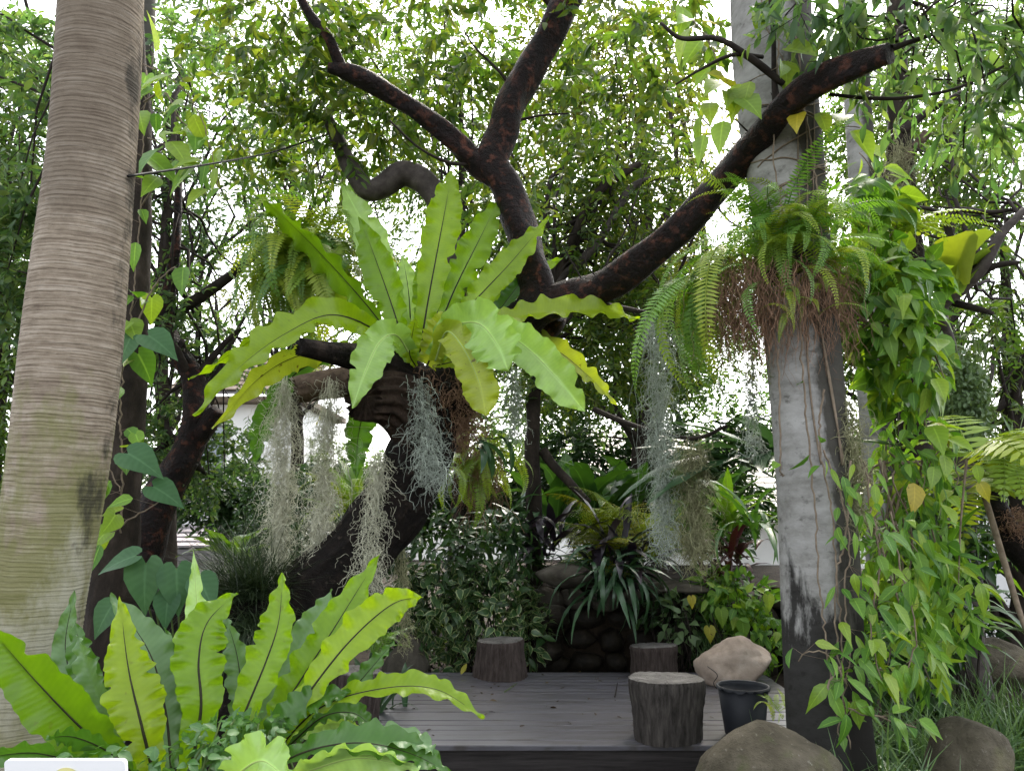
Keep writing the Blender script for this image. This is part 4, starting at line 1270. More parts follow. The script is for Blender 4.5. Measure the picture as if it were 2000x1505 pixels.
# ------------------------------------------------------------------ NEST FERNS
def nest_frond(parent, pts, hw, roll=(0, 0), mat='nest_frond', rib='midrib', ripple=0.18, fold=None, seed=0, basew=0.28, tip=1.7, waves=9, ribside=1, point=0.62):
    rs = np.random.default_rng(seed)
    n, cs = 80, 10
    fold = rs.uniform(0.12, 0.42) if fold is None else fold
    w_ = np.array([P(*p) for p in pts])
    c = smooth_path(w_, n)
    T = nrm(np.gradient(c, axis=0))
    view = nrm(c - np.array([0, 0, CAM_H]))
    s0 = nrm(np.cross(T, view))
    n0 = nrm(np.cross(s0, T))
    # keep the side vectors continuous along the frond
    for i in range(1, n):
        if np.dot(s0[i], s0[i - 1]) < 0:
            s0[i] *= -1; n0[i] *= -1
    t = np.linspace(0, 1, n)
    rl = np.radians(np.interp(t, np.linspace(0, 1, len(roll)), roll))
    S = s0 * np.cos(rl)[:, None] + n0 * np.sin(rl)[:, None]
    Nn = np.cross(S, T)
    mpx = np.array([M(p[0], p[1], p[2]) for p in pts]).mean()
    W = hw * mpx
    sm = np.clip(t / 0.55, 0, 1); sm = sm * sm * (3 - 2 * sm)
    prof = (basew + (1 - basew) * sm) * (1 - np.clip((t - point) / (1 - point), 0, 1) ** tip)
    prof = np.maximum(prof, 0.012)
    arc = np.concatenate([[0], np.cumsum(np.linalg.norm(np.diff(c, axis=0), axis=1))])
    js = np.linspace(-1, 1, cs + 1)
    ph = rs.uniform(0, 6, 4)
    k1, k2 = waves * 2 * math.pi, waves * 1.7 * 2 * math.pi
    V = np.zeros((n, cs + 1, 3)); tv = np.cumsum(rs.uniform(0.6, 1.4, n)); tv = tv / tv[-1]
    tears = [[(rs.uniform(0.25, 0.92), rs.uniform(0.15, 0.55)) for _ in range(rs.integers(0, 4))] for _ in (0, 1)]
    for q_, s in enumerate(js):
        e = abs(s)
        sd_ = 0 if s < 0 else 1
        tear = np.ones(n)
        for t0_, dp_ in tears[sd_]:
            tear = tear * (1 - dp_ * max(0, (e - 0.3) / 0.7) * np.exp(-((t - t0_) / 0.014) ** 2))
        ww = W * prof * tear * (1 + 0.07 * np.sin(k1 * tv * 0.7 + ph[sd_]) * e ** 2 + 0.03 * np.sin(k2 * tv * 1.3 + ph[2 + sd_]) * e ** 3)
        rip = ripple * W * (e ** 2.2) * np.sin(k1 * tv + ph[sd_] + s * 0.6) * np.clip(t * 4, 0, 1) + 0.35 * ripple * W * e ** 3 * np.sin(k2 * tv + ph[2 + sd_])
        V[:, q_] = c + S * (s * ww)[:, None] + Nn * (fold * W * prof * (e ** 1.3) * ribside * -1 + rip)[:, None]
    m = MB()
    i = np.arange(n - 1)[:, None] * (cs + 1); j = np.arange(cs)[None]
    m.add(V.reshape(-1, 3), np.stack([i + j, i + j + 1, i + cs + 2 + j, i + cs + 1 + j], -1).reshape(-1, 4), rs.random(), np.tile(js, n), np.repeat(arc, cs + 1))
    fr = m.build('frond', MT[mat], parent)
    if rib:
        m = MB()
        k = int(n * 0.9)
        tube(m, (c + Nn * (W * 0.02))[:k], np.linspace(0.0075, 0.002, k) * (W / 0.11) ** 0.5, 8)
        m.build('midrib', MT[rib], fr)
    return fr


fb = P(825, 715, 4.85)
NF = thing('nest_fern', 'big lime green nest fern growing high on the leaning tree', 'fern', fb)
U = [
    ([(818, 705, 4.82), (834, 600, 4.78), (858, 470, 4.8), (872, 395, 4.84), (883, 332, 4.9)], 38, (0, 0), 'nest_frond', 'midrib', {}),
    ([(850, 660, 4.9), (888, 565, 4.95), (935, 470, 5.0), (978, 384, 5.1)], 34, (0, 10), 'nest_frond', 'midrib', {}),
    ([(868, 660, 4.85), (925, 590, 4.85), (1000, 510, 4.9), (1072, 424, 5.0)], 32, (10, 30), 'nest_frond', 'midrib', {'ripple': 0.2}),
    ([(885, 650, 5.0), (950, 590, 5.1), (1020, 545, 5.2), (1100, 503, 5.3)], 24, (0, 15), 'nest_frond', 'midrib', {}),
    ([(900, 650, 4.95), (960, 620, 5.0), (1010, 560, 5.1), (1050, 510, 5.2)], 18, (20, 30), 'nest_dark', 'midrib', {}),
    ([(798, 705, 4.82), (770, 610, 4.8), (735, 510, 4.85), (703, 425, 4.95)], 36, (0, 20), 'nest_frond', 'midrib', {}),
    ([(800, 680, 5.0), (755, 560, 5.1), (715, 450, 5.2), (667, 357, 5.3)], 36, (0, -10), 'nest_pale', 'midrib_pale', {'basew': 0.5}),
    ([(780, 680, 4.85), (720, 600, 4.85), (640, 510, 4.9), (560, 430, 4.95), (488, 368, 5.0)], 44, (48, 66), 'nest_frond', 'midrib', {'ripple': 0.16}),
    ([(775, 680, 5.0), (715, 620, 5.1), (650, 545, 5.2), (590, 450, 5.3)], 32, (20, 20), 'nest_frond', 'midrib', {}),
    ([(803, 650, 5.1), (798, 570, 5.2), (786, 498, 5.3)], 22, (0, 0), 'nest_pale', 'midrib', {}),
    ([(795, 700, 4.75), (725, 640, 4.65), (645, 615, 4.5), (560, 650, 4.35), (470, 715, 4.25), (378, 812, 4.2)], 42, (55, -45, -40), 'nest_frond', 'midrib', {'ripple': 0.2}),
    ([(785, 715, 4.75), (700, 690, 4.6), (600, 690, 4.5), (510, 735, 4.4), (415, 838, 4.35)], 32, (50, 40, 30), 'nest_yellow', 'midrib', {'ripple': 0.2}),
    ([(760, 650, 5.1), (650, 618, 5.25), (555, 625, 5.35), (460, 685, 5.4), (368, 742, 5.45)], 22, (50, 60), 'nest_frond', 'midrib', {'ripple': 0.22}),
    ([(805, 700, 4.75), (775, 655, 4.55), (742, 668, 4.4), (712, 730, 4.3), (688, 798, 4.25)], 38, (0, -10), 'nest_pale', 'midrib_pale', {'basew': 0.5}),
    ([(850, 700, 4.75), (885, 640, 4.6), (935, 632, 4.45), (972, 675, 4.35), (992, 722, 4.3)], 52, (10, -18), 'nest_pale', 'midrib_pale', {'basew': 0.45, 'tip': 3.5, 'point': 0.7}),
    ([(850, 705, 4.75), (872, 648, 4.6), (905, 680, 4.5), (935, 745, 4.42), (950, 812, 4.4)], 36, (0, 0), 'nest_yellow', 'midrib_pale', {'tip': 4, 'point': 0.75, 'basew': 0.4}),
    ([(880, 690, 4.8), (950, 640, 4.6), (1020, 672, 4.45), (1085, 735, 4.4), (1142, 803, 4.38)], 40, (25, -8), 'nest_pale', 'midrib_pale', {'tip': 3, 'point': 0.68}),
    ([(870, 690, 4.85), (960, 634, 4.8), (1060, 610, 4.78), (1160, 606, 4.8), (1248, 624, 4.85)], 36, (52, 58, 50), 'nest_frond', None, {'ripple': 0.2}),
    ([(890, 695, 5.0), (990, 650, 5.1), (1080, 680, 5.2), (1150, 735, 5.3), (1205, 792, 5.35)], 24, (30, 40), 'nest_yellow', 'midrib', {'ripple': 0.2}),
    ([(835, 712, 4.8), (852, 672, 4.72), (875, 640, 4.68), (905, 622, 4.62)], 38, (20, 10), 'nest_yellow', 'midrib', {'basew': 0.6}),
    ([(845, 715, 4.78), (890, 705, 4.7), (945, 690, 4.66), (985, 688, 4.62)], 24, (30, 30), 'nest_frond', 'midrib', {}),
    ([(770, 745, 5.05), (722, 780, 5.1), (700, 850, 5.15), (696, 935, 5.15)], 30, (0, 10), 'nest_dark', 'midrib', {'basew': 0.5}),
    ([(690, 690, 5.2), (590, 720, 5.3), (530, 790, 5.35), (506, 850, 5.35), (498, 908, 5.35)], 26, (30, 10), 'nest_dark', 'midrib', {}),
    ([(812, 715, 4.78), (800, 690, 4.7), (806, 650, 4.65), (812, 620, 4.6)], 20, (0, 0), 'nest_frond', 'midrib', {}),
    ([(820, 700, 4.9), (826, 610, 5.0), (832, 540, 5.1), (840, 470, 5.2)], 26, (0, 0), 'nest_frond', 'midrib', {}),
    ([(780, 700, 4.78), (745, 690, 4.7), (705, 680, 4.65), (650, 665, 4.6)], 26, (40, 50), 'nest_frond', 'midrib', {}),
]
for k, (pts, hw, roll, mat, rib, kw) in enumerate(U):
    nest_frond(NF, pts, hw * 0.93, roll, mat, rib, seed=200 + k, **kw)
# fibrous root mass under the big nest fern
mb = MB()
p, cc, u = blob_pts([(850, 760, 5.0, 85, 60, 0.28), (905, 770, 5.0, 50, 55, 0.25), (900, 830, 5.05, 40, 40, 0.2)], 1300, 77)
strands(mb, p, 0.22, 0.55, 0.0022, 78, 9, 0.7)
mb.build('roots', MT['root'], NF, kind='stuff')
rock('root_ball', None, MT['black_bark'], P(872, 770, 5.03), (0.27, 0.22, 0.24), 31, 0.35, parent=NF, sub=3)

fb2 = P(350, 1560, 2.75)
fb2[2] = max(fb2[2], 0.3)
LF = thing('nest_fern', 'low lime nest fern spreading at the lower left by the ringed palm', 'fern', (fb2[0], fb2[1], 0))
Lw = [
    ([(290, 1530, 2.7), (190, 1450, 2.62), (80, 1340, 2.55), (-30, 1215, 2.5)], 62, (20, 25), 'nest_frond', 'midrib', {'ripple': 0.08}),
    ([(270, 1520, 2.78), (205, 1410, 2.8), (165, 1300, 2.85), (146, 1210, 2.9)], 36, (35, 25), 'nest_dark', 'midrib', {}),
    ([(250, 1480, 2.9), (165, 1370, 2.95), (128, 1270, 3.0), (146, 1150, 3.02)], 26, (20, 10), 'nest_grey', 'midrib', {'ripple': 0.3}),
    ([(305, 1530, 2.68), (275, 1410, 2.66), (250, 1300, 2.7), (234, 1165, 2.78)], 60, (0, 0), 'nest_frond', 'midrib', {'basew': 0.4, 'tip': 1.4, 'point': 0.5}),
    ([(335, 1500, 2.85), (322, 1380, 2.95), (290, 1270, 3.0), (215, 1160, 3.05)], 48, (-15, -20), 'nest_grey', 'midrib', {'ripple': 0.16}),
    ([(240, 1530, 2.72), (225, 1440, 2.7), (180, 1330, 2.72), (150, 1240, 2.75)], 36, (45, 40), 'nest_grey', None, {'ripple': 0.2}),
    ([(365, 1540, 2.68), (392, 1390, 2.66), (388, 1290, 2.68), (405, 1215, 2.72), (462, 1156, 2.75)], 54, (0, 0, 30), 'nest_frond', 'midrib', {'basew': 0.5}),
    ([(380, 1480, 2.9), (388, 1330, 2.98), (385, 1200, 3.02), (378, 1075, 3.05)], 36, (0, 0), 'nest_pale', 'midrib_pale', {'basew': 0.6, 'tip': 1.3, 'point': 0.45}),
    ([(425, 1540, 2.72), (475, 1400, 2.72), (520, 1290, 2.76), (545, 1210, 2.8), (552, 1118, 2.85)], 44, (10, 25), 'nest_frond', 'midrib', {}),
    ([(480, 1500, 2.78), (560, 1370, 2.82), (650, 1230, 2.9), (742, 1082, 3.0)], 46, (30, 20), 'nest_frond', 'midrib', {}),
    ([(490, 1470, 2.85), (540, 1330, 2.95), (600, 1235, 3.02), (650, 1150, 3.05)], 34, (10, 30), 'nest_grey', None, {'ripple': 0.2}),
    ([(500, 1500, 2.75), (590, 1370, 2.72), (680, 1255, 2.72), (765, 1180, 2.75), (826, 1165, 2.78)], 44, (40, 30, -20), 'nest_frond', 'midrib', {'ripple': 0.2}),
    ([(530, 1480, 2.8), (600, 1345, 2.85), (700, 1230, 2.9), (790, 1160, 2.95)], 36, (-50, -45), 'nest_pale', 'midrib_pale', {'ripple': 0.25}),
    ([(520, 1490, 2.75), (620, 1385, 2.72), (740, 1345, 2.7), (850, 1345, 2.68), (946, 1402, 2.66)], 34, (45, 50, 30), 'nest_frond', 'midrib', {'ripple': 0.18}),
    ([(480, 1530, 2.65), (590, 1470, 2.5), (700, 1450, 2.42), (800, 1470, 2.4), (884, 1512, 2.38)], 42, (45, 40, 30), 'nest_dark', 'midrib', {'ripple': 0.2}),
    ([(480, 1560, 2.6), (590, 1510, 2.45), (700, 1480, 2.4), (820, 1500, 2.36)], 46, (-40, -35), 'nest_pale', 'midrib_pale', {'ripple': 0.2}),
    ([(560, 1460, 2.8), (630, 1400, 2.82), (690, 1392, 2.85), (730, 1422, 2.86)], 26, (40, 30), 'nest_dark', 'midrib', {'ripple': 0.2}),
    ([(480, 1520, 2.7), (540, 1420, 2.68), (610, 1370, 2.7), (690, 1350, 2.72)], 34, (30, 30), 'nest_dark', None, {'ripple': 0.2}),
    ([(270, 1560, 2.6), (170, 1500, 2.45), (70, 1470, 2.38), (-40, 1480, 2.35)], 34, (40, 30), 'nest_dark', 'midrib', {'ripple': 0.2}),
    ([(430, 1590, 2.5), (460, 1520, 2.35), (510, 1485, 2.28), (560, 1520, 2.22)], 56, (10, 0), 'nest_pale', 'midrib_pale', {'tip': 3}),
    ([(560, 1440, 2.85), (610, 1420, 2.9), (660, 1410, 2.92), (720, 1440, 2.95)], 30, (-30, -30), 'nest_pale', None, {'ripple': 0.2}),
]
Lw += [
    ([(330, 1500, 2.9), (350, 1400, 3.0), (345, 1310, 3.05), (322, 1225, 3.1)], 34, (10, 20), 'nest_dark', 'midrib', {}),
    ([(200, 1500, 2.8), (120, 1410, 2.85), (60, 1350, 2.9), (20, 1265, 2.95)], 34, (40, 30), 'nest_dark', 'midrib', {}),
    ([(450, 1500, 2.9), (470, 1390, 3.0), (465, 1290, 3.05), (440, 1200, 3.1)], 32, (20, 40), 'nest_grey', 'midrib', {}),
    ([(560, 1480, 2.9), (640, 1400, 2.95), (720, 1310, 3.0), (770, 1250, 3.05)], 26, (40, 50), 'nest_dark', 'midrib', {'ripple': 0.22}),
    ([(560, 1530, 2.6), (650, 1480, 2.5), (740, 1440, 2.45), (820, 1450, 2.42), (850, 1475, 2.4)], 28, (50, 40), 'nest_grey', None, {'ripple': 0.25}),
    ([(300, 1560, 2.6), (230, 1480, 2.5), (150, 1440, 2.45), (90, 1440, 2.42)], 30, (45, 45), 'nest_dark', 'midrib', {'ripple': 0.2}),
]
for k, (pts, hw, roll, mat, rib, kw) in enumerate(Lw):
    nest_frond(LF, pts, hw * 0.9, roll, mat, rib, seed=300 + k, **kw)
m = MB()
c = smooth_path([[fb2[0], fb2[1], -0.05], [fb2[0] + 0.03, fb2[1], 0.3], [fb2[0] + 0.02, fb2[1], P(370, 1545, 2.75)[2]]], 14)
tube(m, c, np.linspace(0.17, 0.12, 14), 20, 0.1, 4)
m.build('trunk', MT['black_bark'], LF)

# ------------------------------------------------------------------ SPANISH MOSS
def moss(label, cols, n, mat='moss', L=0.30, rad=0.0018, curl=0.5, seed=0):
    """cols: (px_top, py_top, px_bot, py_bot, d, half width px top, bottom)"""
    mb = MB()
    rs = np.random.default_rng(seed)
    for (x0, y0, x1, y1, d, w0, w1) in cols:
        k = n
        u = rs.random(k) ** 0.9
        cx, cyy = x0 + (x1 - x0) * u, y0 + (y1 - y0) * u
        ww = (w0 + (w1 - w0) * u) * (1 + 0.25 * np.sin(u * 17 + x0))
        mpp = M(x0, y0, d)
        st = np.array([P(a_ + g * w_ * 0.45, b_, d) for a_, b_, g, w_ in zip(cx, cyy, rs.normal(size=k), ww)])
        st[:, 1] += rs.normal(size=k) * ww * 0.45 * mpp
        strands(mb, st, L, curl, rad, seed + int(x0), 15, 0.55)
        # long core threads from which the curls hang
        c0, c1 = P(x0, y0, d), P(x1, y1, d)
        k2 = 14
        st = np.array([c0 + rs.normal(size=3) * [w0 * 0.35 * mpp, w0 * 0.35 * mpp, 0.02] for _ in range(k2)])
        strands(mb, st, np.linalg.norm(c1 - c0) * 0.85, 0.18, rad * 0.9, seed + 7, 24, 1.0)
    o = mb.build('spanish_moss', MT[mat], base=P(cols[0][0], cols[0][1], cols[0][4]))
    tag(o, label, 'spanish moss', 'spanish moss hanging from the trees')


moss('longest silver moss hanging from the outer end of the dead stub', [(556, 735, 545, 1095, 4.98, 24, 17)], 900, seed=1)
moss('silver moss hanging from the dead stub nearer to the trunk', [(650, 740, 622, 1125, 4.95, 26, 22)], 950, seed=2)
moss('silver moss draped down the left side of the leaning trunk', [(742, 880, 715, 1140, 4.8, 16, 30)], 600, seed=3)
moss('short grey moss tuft on the front of the trunk below the big nest fern', [(815, 740, 850, 930, 4.72, 26, 32)], 380, 'moss_blue', seed=4)
moss('tall grey green moss curtain hanging in mid air right of the big nest fern', [(1280, 620, 1300, 1060, 4.9, 28, 18)], 760, 'moss_blue', seed=5)
moss('olive moss bunch hanging just left of the grey palm', [(1352, 860, 1358, 1080, 4.9, 34, 26)], 800, 'moss_olive', seed=6)
moss('small grey moss hank under the pale right frond', [(1003, 720, 1005, 850, 5.0, 18, 12)], 200, 'moss_blue', L=0.18, seed=7)
moss('thin moss string hanging below the leaning trunk above the rear rock', [(785, 1070, 792, 1260, 5.05, 12, 9)], 190, 'moss_olive', L=0.16, seed=8)
moss('moss beard on the dark bough at the upper right', [(1755, 270, 1760, 460, 5.9, 34, 40)], 480, 'moss_olive', seed=9)
moss('grey moss strands hanging close beside the grey palm below the fern basket', [(1468, 700, 1472, 880, 4.4, 12, 12)], 170, 'moss_blue', L=0.2, seed=10)
moss('dark green moss beard on the shaded side of the grey palm', [(1650, 780, 1665, 1010, 3.98, 26, 22)], 420, 'moss_olive', seed=11)
# support twigs for mid air moss
c, r = ppath([(1160, 800, 5.2, 6), (1220, 825, 5.05, 5), (1290, 845, 4.92, 4), (1360, 855, 4.9, 4), (1420, 830, 4.85, 3)], 30)
m = MB(); tube(m, c, r, 8, 0.1, 2); m.build('twig', MT['twig'], TREE)
c, r = ppath([(1110, 592, 5.02, 9), (1200, 600, 4.95, 6), (1280, 615, 4.9, 4), (1330, 640, 4.85, 3)], 26)
m = MB(); tube(m, c, r, 8, 0.1, 2); m.build('twig', MT['twig'], TREE)

# ------------------------------------------------------------------ FERNS (pinnate)
FT = [pinnate_template(30, 0.105, d_, u_, 0.0125, s, 0.12) for s, (d_, u_) in enumerate([(0.75, 0.5), (1.1, 0.6), (1.35, 0.75), (0.5, 0.3)])]
FT_FINE = [pinnate_template(40, 0.085, d_, u_, 0.0085, s + 40, 0.14) for s, (d_, u_) in enumerate([(0.8, 0.5), (1.2, 0.6), (1.5, 0.8)])]
FT_FALL = [pinnate_template(44, 0.075, d_, u_, 0.0085, s + 50, 0.12) for s, (d_, u_) in enumerate([(1.1, 0.0), (1.35, 0.3)])]
FT_HANG = [pinnate_template(32, 0.11, d_, u_, 0.015, s + 9, 0.1) for s, (d_, u_) in enumerate([(1.3, 0.4), (1.55, 0.55), (1.0, 0.1)])]
def bipinnate_template(pairs=13, lw=0.30, droop=0.6, up=0.3, seed=0, sub=8):
    rs = np.random.default_rng(seed)
    V, Fq, S = [], [], []
    y = z = 0.0
    ang = up
    k = 0
    prev = None
    for i in range(pairs + 1):
        t = i / pairs
        r = 0.007 * (1 - 0.7 * t)
        V += [(-r, y, z), (r, y, z), (0, y, z + r)]
        S += [0, 0, 0]
        if prev is not None:
            for c in range(3):
                Fq.append((prev + c, prev + (c + 1) % 3, k + (c + 1) % 3, k + c))
        prev = k
        k += 3
        if i > 1:
            L = lw * min(1, 0.45 + t * 2.2) * (1 - max(0, (t - 0.3) / 0.7) ** 1.4 * 0.92) * rs.uniform(0.85, 1.1)
            for sg in (-1, 1):
                d = np.array([sg, 0.45 * math.cos(ang), 0.45 * math.sin(ang) - 0.12]); d /= np.linalg.norm(d)
                q = np.cross(d, np.array([0, -math.sin(ang), math.cos(ang)])); q /= np.linalg.norm(q)
                for m_ in range(sub):
                    u = (m_ + 0.6) / sub
                    ll = L * 0.26 * (1 - u * 0.75) + 0.006
                    wv = L / sub * 0.42
                    for s2 in (-1, 1):
                        o_ = np.array([0, y, z]) + d * L * u - np.array([0, 0, 0.25 * L * u * u])
                        dd = q * s2 * 0.9 + d * 0.45
                        tip = o_ + dd * ll - np.array([0, 0, 0.12 * ll])
                        mid = o_ + dd * ll * 0.5
                        V += [tuple(o_), tuple(mid - d * wv), tuple(tip), tuple(mid + d * wv)]
                        S += [0.3, 1, 1, 1]
                        Fq.append((k, k + 1, k + 2, k + 3))
                        k += 4
        y += math.cos(ang) / pairs
        z += math.sin(ang) / pairs
        ang -= droop * 2 / pairs
    return np.array(V, float), Fq, np.array(S, float)


FT_BI = [bipinnate_template(13, 0.30, d_, u_, s_ + 70) for s_, (d_, u_) in enumerate([(0.6, 0.3), (0.85, 0.5)])]
FT_GOLD = [pinnate_template(16, 0.23, d_, u_, 0.026, s + 20, 0.12) for s, (d_, u_) in enumerate([(0.7, 0.35), (0.9, 0.5)])]


def fern(label, c, n, L, mat, tpls, seed, el=(-0.2, 0.9), az=(0, 6.283), jitter=0.05, part='frond', mats2=None, name='fern', cat='fern'):
    t = thing(name, label, cat, c)
    rs = np.random.default_rng(seed)
    for k in range(n):
        a = az[0] + (az[1] - az[0]) * ((k * 0.618 + rs.uniform(0, 0.2)) % 1)
        e = rs.uniform(*el)
        ax = np.array([math.cos(a) * math.cos(e), math.sin(a) * math.cos(e), math.sin(e)])
        nn = np.array([-math.cos(a) * math.sin(e), -math.sin(a) * math.sin(e), math.cos(e)]) + rs.normal(size=3) * 0.25
        rot = orient(ax[None], nn[None])[0]
        m_ = mat if mats2 is None or rs.random() > mats2[1] else mats2[0]
        place(tmesh(tpls[rs.integers(0, len(tpls))], MT[m_], part), t, np.asarray(c) + rs.normal(size=3) * jitter, rot, L * rs.uniform(0.65, 1.15), part)
    return t


t = fern('hanging fern ball behind the left fronds of the big nest fern', P(605, 500, 5.5), 110, 0.86, 'fern', FT_HANG + FT[1:3], 41, (-0.3, 0.8), jitter=0.1, mats2=('fern_lime', 0.8))
rock('root_ball', None, MT['brown_bark'], P(615, 520, 5.55), (0.16, 0.15, 0.16), 41, 0.3, parent=t, sub=3)
rs = np.random.default_rng(411)
for k in range(40):
    a = rs.uniform(2.4, 5.6)
    e = rs.uniform(-1.0, 0.35)
    ax = np.array([math.cos(a) * math.cos(e), math.sin(a) * math.cos(e), math.sin(e)])
    rot = orient(ax[None], np.array([[math.cos(a) * 0.5, math.sin(a) * 0.5 - 0.35, 0.7]]) + rs.normal(size=(1, 3)) * 0.15)[0]
    place(tmesh(FT_HANG[k % 3], MT['fern_lime' if k % 4 else 'fern'], 'frond'), t, P(605 + rs.uniform(-75, 75), 500 + rs.uniform(-35, 50), 5.35 + rs.uniform(-0.1, 0.15)), rot, rs.uniform(0.5, 0.85), 'frond')
t = fern('fern basket with rusty roots wrapped round the grey palm', P(1548, 505, 3.98), 150, 0.64, 'fern', FT_FINE, 42, (-0.2, 1.0), jitter=0.11, mats2=('fern_lime', 0.3))
rs = np.random.default_rng(43)
for k in range(34):      # long fronds that fall on the left of the basket
    a = rs.uniform(2.3, 4.3)
    e = rs.uniform(-0.9, 0.1)
    ax = np.array([math.cos(a) * math.cos(e), math.sin(a) * math.cos(e), math.sin(e)])
    rot = orient(ax[None], np.array([[math.cos(a) * 0.7 + 0.5 * (rs.random() - .5), math.sin(a) * 0.7 + 0.5 * (rs.random() - .5), 0.7]]))[0]
    place(tmesh(FT_FALL[k % 2], MT['fern' if k % 3 else 'fern_lime'], 'frond'), t, P(1415 + rs.uniform(-55, 40), 500 + rs.uniform(-30, 60), 4.25 + rs.uniform(-0.15, 0.3)), rot, rs.uniform(0.6, 1.1), 'frond')
for k in range(9):      # small young fronds in front of the roots
    a = rs.uniform(4.0, 5.4)
    ax = np.array([math.cos(a), math.sin(a), rs.uniform(-0.5, 0.3)])
    place(tmesh(FT[k % 3], MT['fern_lime'], 'frond'), t, P(1540 + rs.uniform(-60, 70), 610 + rs.uniform(-50, 20), 3.84), orient(ax[None], np.array([[0, -0.5, 1.0]]))[0], rs.uniform(0.22, 0.36), 'frond')
mb = MB()
p, cc, u = blob_pts([(1520, 560, 4.0, 105, 70, 0.32), (1440, 560, 4.05, 50, 70, 0.2, 1.6), (1600, 560, 3.95, 50, 60, 0.2)], 1300, 44, shell=0.5)
strands(mb, p, 0.40, 0.36, 0.0016, 45, 12, 0.9)
mb.build('roots', MT['root'], t, kind='stuff')
rock('root_ball', None, MT['brown_bark'], P(1535, 530, 4.08), (0.23, 0.24, 0.14), 47, 0.35, parent=t, sub=3)

t = fern('golden fern on the rock ledge at the centre back', P(1180, 1075, 7.5), 30, 0.85, 'fern_gold', FT_BI, 46, (0.1, 1.1), jitter=0.12)
t = fern('golden green fern right of the rock ledge behind the olive moss', P(1290, 1085, 7.7), 20, 0.66, 'fern_gold', FT_BI, 47, (0.1, 1.0), jitter=0.12, mats2=('fern_lime', 0.5))
t = fern('small hanging lime fern under the centre of the big nest fern', P(940, 890, 5.9), 40, 0.5, 'fern_lime', FT_HANG, 48, (-0.6, 0.5), jitter=0.1)
mb = MB()
p, cc, u = blob_pts([(935, 880, 5.9, 50, 70, 0.2)], 320, 49)
strands(mb, p, 0.4, 0.3, 0.002, 50, 10, 0.9)
mb.build('roots', MT['root'], t, kind='stuff')
t = fern('yellowish palm like fern right of the fern basket', P(1700, 480, 4.6), 14, 0.75, 'fern_lime', FT_GOLD + FT[:1], 51, (0.0, 0.7), (-1.2, 1.0), 0.06)
t = fern('small fern by the left rear rock of the deck', P(735, 1270, 5.6), 16, 0.4, 'fern', FT, 52, (0.0, 1.0), jitter=0.03)
t = fern('lime fern tuft between the bucket and the grey palm', P(1530, 1392, 4.72), 12, 0.2, 'fern_lime', FT, 53, (0.3, 1.2), jitter=0.03)
t = fern('arching leaves of a small palm hanging at the far right', P(1930, 940, 4.6), 22, 0.8, 'fern_lime', FT_GOLD, 54, (-0.2, 0.8), jitter=0.08)
t = fern('lime fern tuft behind the leaning trunk at the mid left', P(690, 1000, 6.4), 20, 0.6, 'fern_lime', FT, 55, (0.0, 1.1), jitter=0.06)

# ------------------------------------------------------------------ STRAP / ROSETTE plants
ST_BROAD = [strap_template(10, 0.085, d_, 0.3, 0.45, 0.1, u_) for d_, u_ in ((0.5, 0.2), (0.9, 0.4), (0.25, 0.1))]
ST_NARROW = [strap_template(10, 0.035, d_, 0.4, 0.7, 0.2, u_) for d_, u_ in ((0.7, 0.3), (1.1, 0.5), (1.5, 0.8))]
ST_BANANA = [strap_template(11, 0.13, d_, 0.3, 0.15, 0.15, u_) for d_, u_ in ((0.45, 0.15), (0.8, 0.3))]


def rosette(name, label, cat, c, n, L, mat, tpls, seed, el=(0.3, 1.3), az=(0, 6.283), jitter=0.03, group=None):
    t = thing(name, label, cat, c, group)
    rs = np.random.default_rng(seed)
    for k in range(n):
        a = az[0] + (az[1] - az[0]) * ((k * 0.618 + rs.uniform(0, 0.15)) % 1)
        e = rs.uniform(*el)
        ax = np.array([math.cos(a) * math.cos(e), math.sin(a) * math.cos(e), math.sin(e)])
        nn = np.array([-math.cos(a) * math.sin(e), -math.sin(a) * math.sin(e), math.cos(e)]) + rs.normal(size=3) * 0.2
        place(tmesh(tpls[rs.integers(0, len(tpls))], MT[mat], 'leaf'), t, np.asarray(c) + rs.normal(size=3) * jitter, orient(ax[None], nn[None])[0], L * rs.uniform(0.65, 1.15), 'leaf')
    return t


rosette('strap_plant', 'dark strappy plant drooping from the rock ledge over the recess', 'plant', P(1200, 1130, 7.05), 70, 0.66, 'dark_strap', ST_NARROW, 61, (-0.6, 0.9), (2.6, 6.6), 0.09)
rosette('bromeliad', 'lime green bromeliad behind the grey palm at mid height', 'plant', P(1425, 1030, 7.4), 22, 0.55, 'lime_strap', ST_BROAD, 62, (0.4, 1.3))
rosette('bromeliad', 'bright green broad leaved rosette behind the leaning trunk', 'plant', P(690, 1010, 6.6), 20, 0.6, 'lime_strap', ST_BROAD, 63, (0.3, 1.3))
rosette('bromeliad', 'light green paddle leaves rising by the dark needle tuft', 'plant', P(450, 1120, 6.2), 16, 0.5, 'lime_strap', ST_BANANA, 64, (0.5, 1.4))
rosette('strap_plant', 'maroon rosette beside the olive moss on the terrace', 'plant', P(1420, 1100, 7.3), 40, 0.36, 'maroon', ST_BROAD, 65, (0.1, 1.2), jitter=0.12)
rosette('strap_plant', 'purple black rosette on the ledge under the golden fern', 'plant', P(1205, 1105, 7.2), 64, 0.5, 'purple', ST_BROAD, 66, (0.0, 1.2), jitter=0.13)
rosette('strap_plant', 'purple black rosette at the left end of the ledge', 'plant', P(1070, 1070, 7.6), 40, 0.46, 'purple', ST_BROAD, 67, (0.0, 1.2), jitter=0.1)
rosette('banana_plant', 'tall dark broad leaved plant in the centre background', 'plant', P(1230, 1020, 9.2), 14, 1.0, 'banana', ST_BANANA, 68, (0.7, 1.45), jitter=0.08)
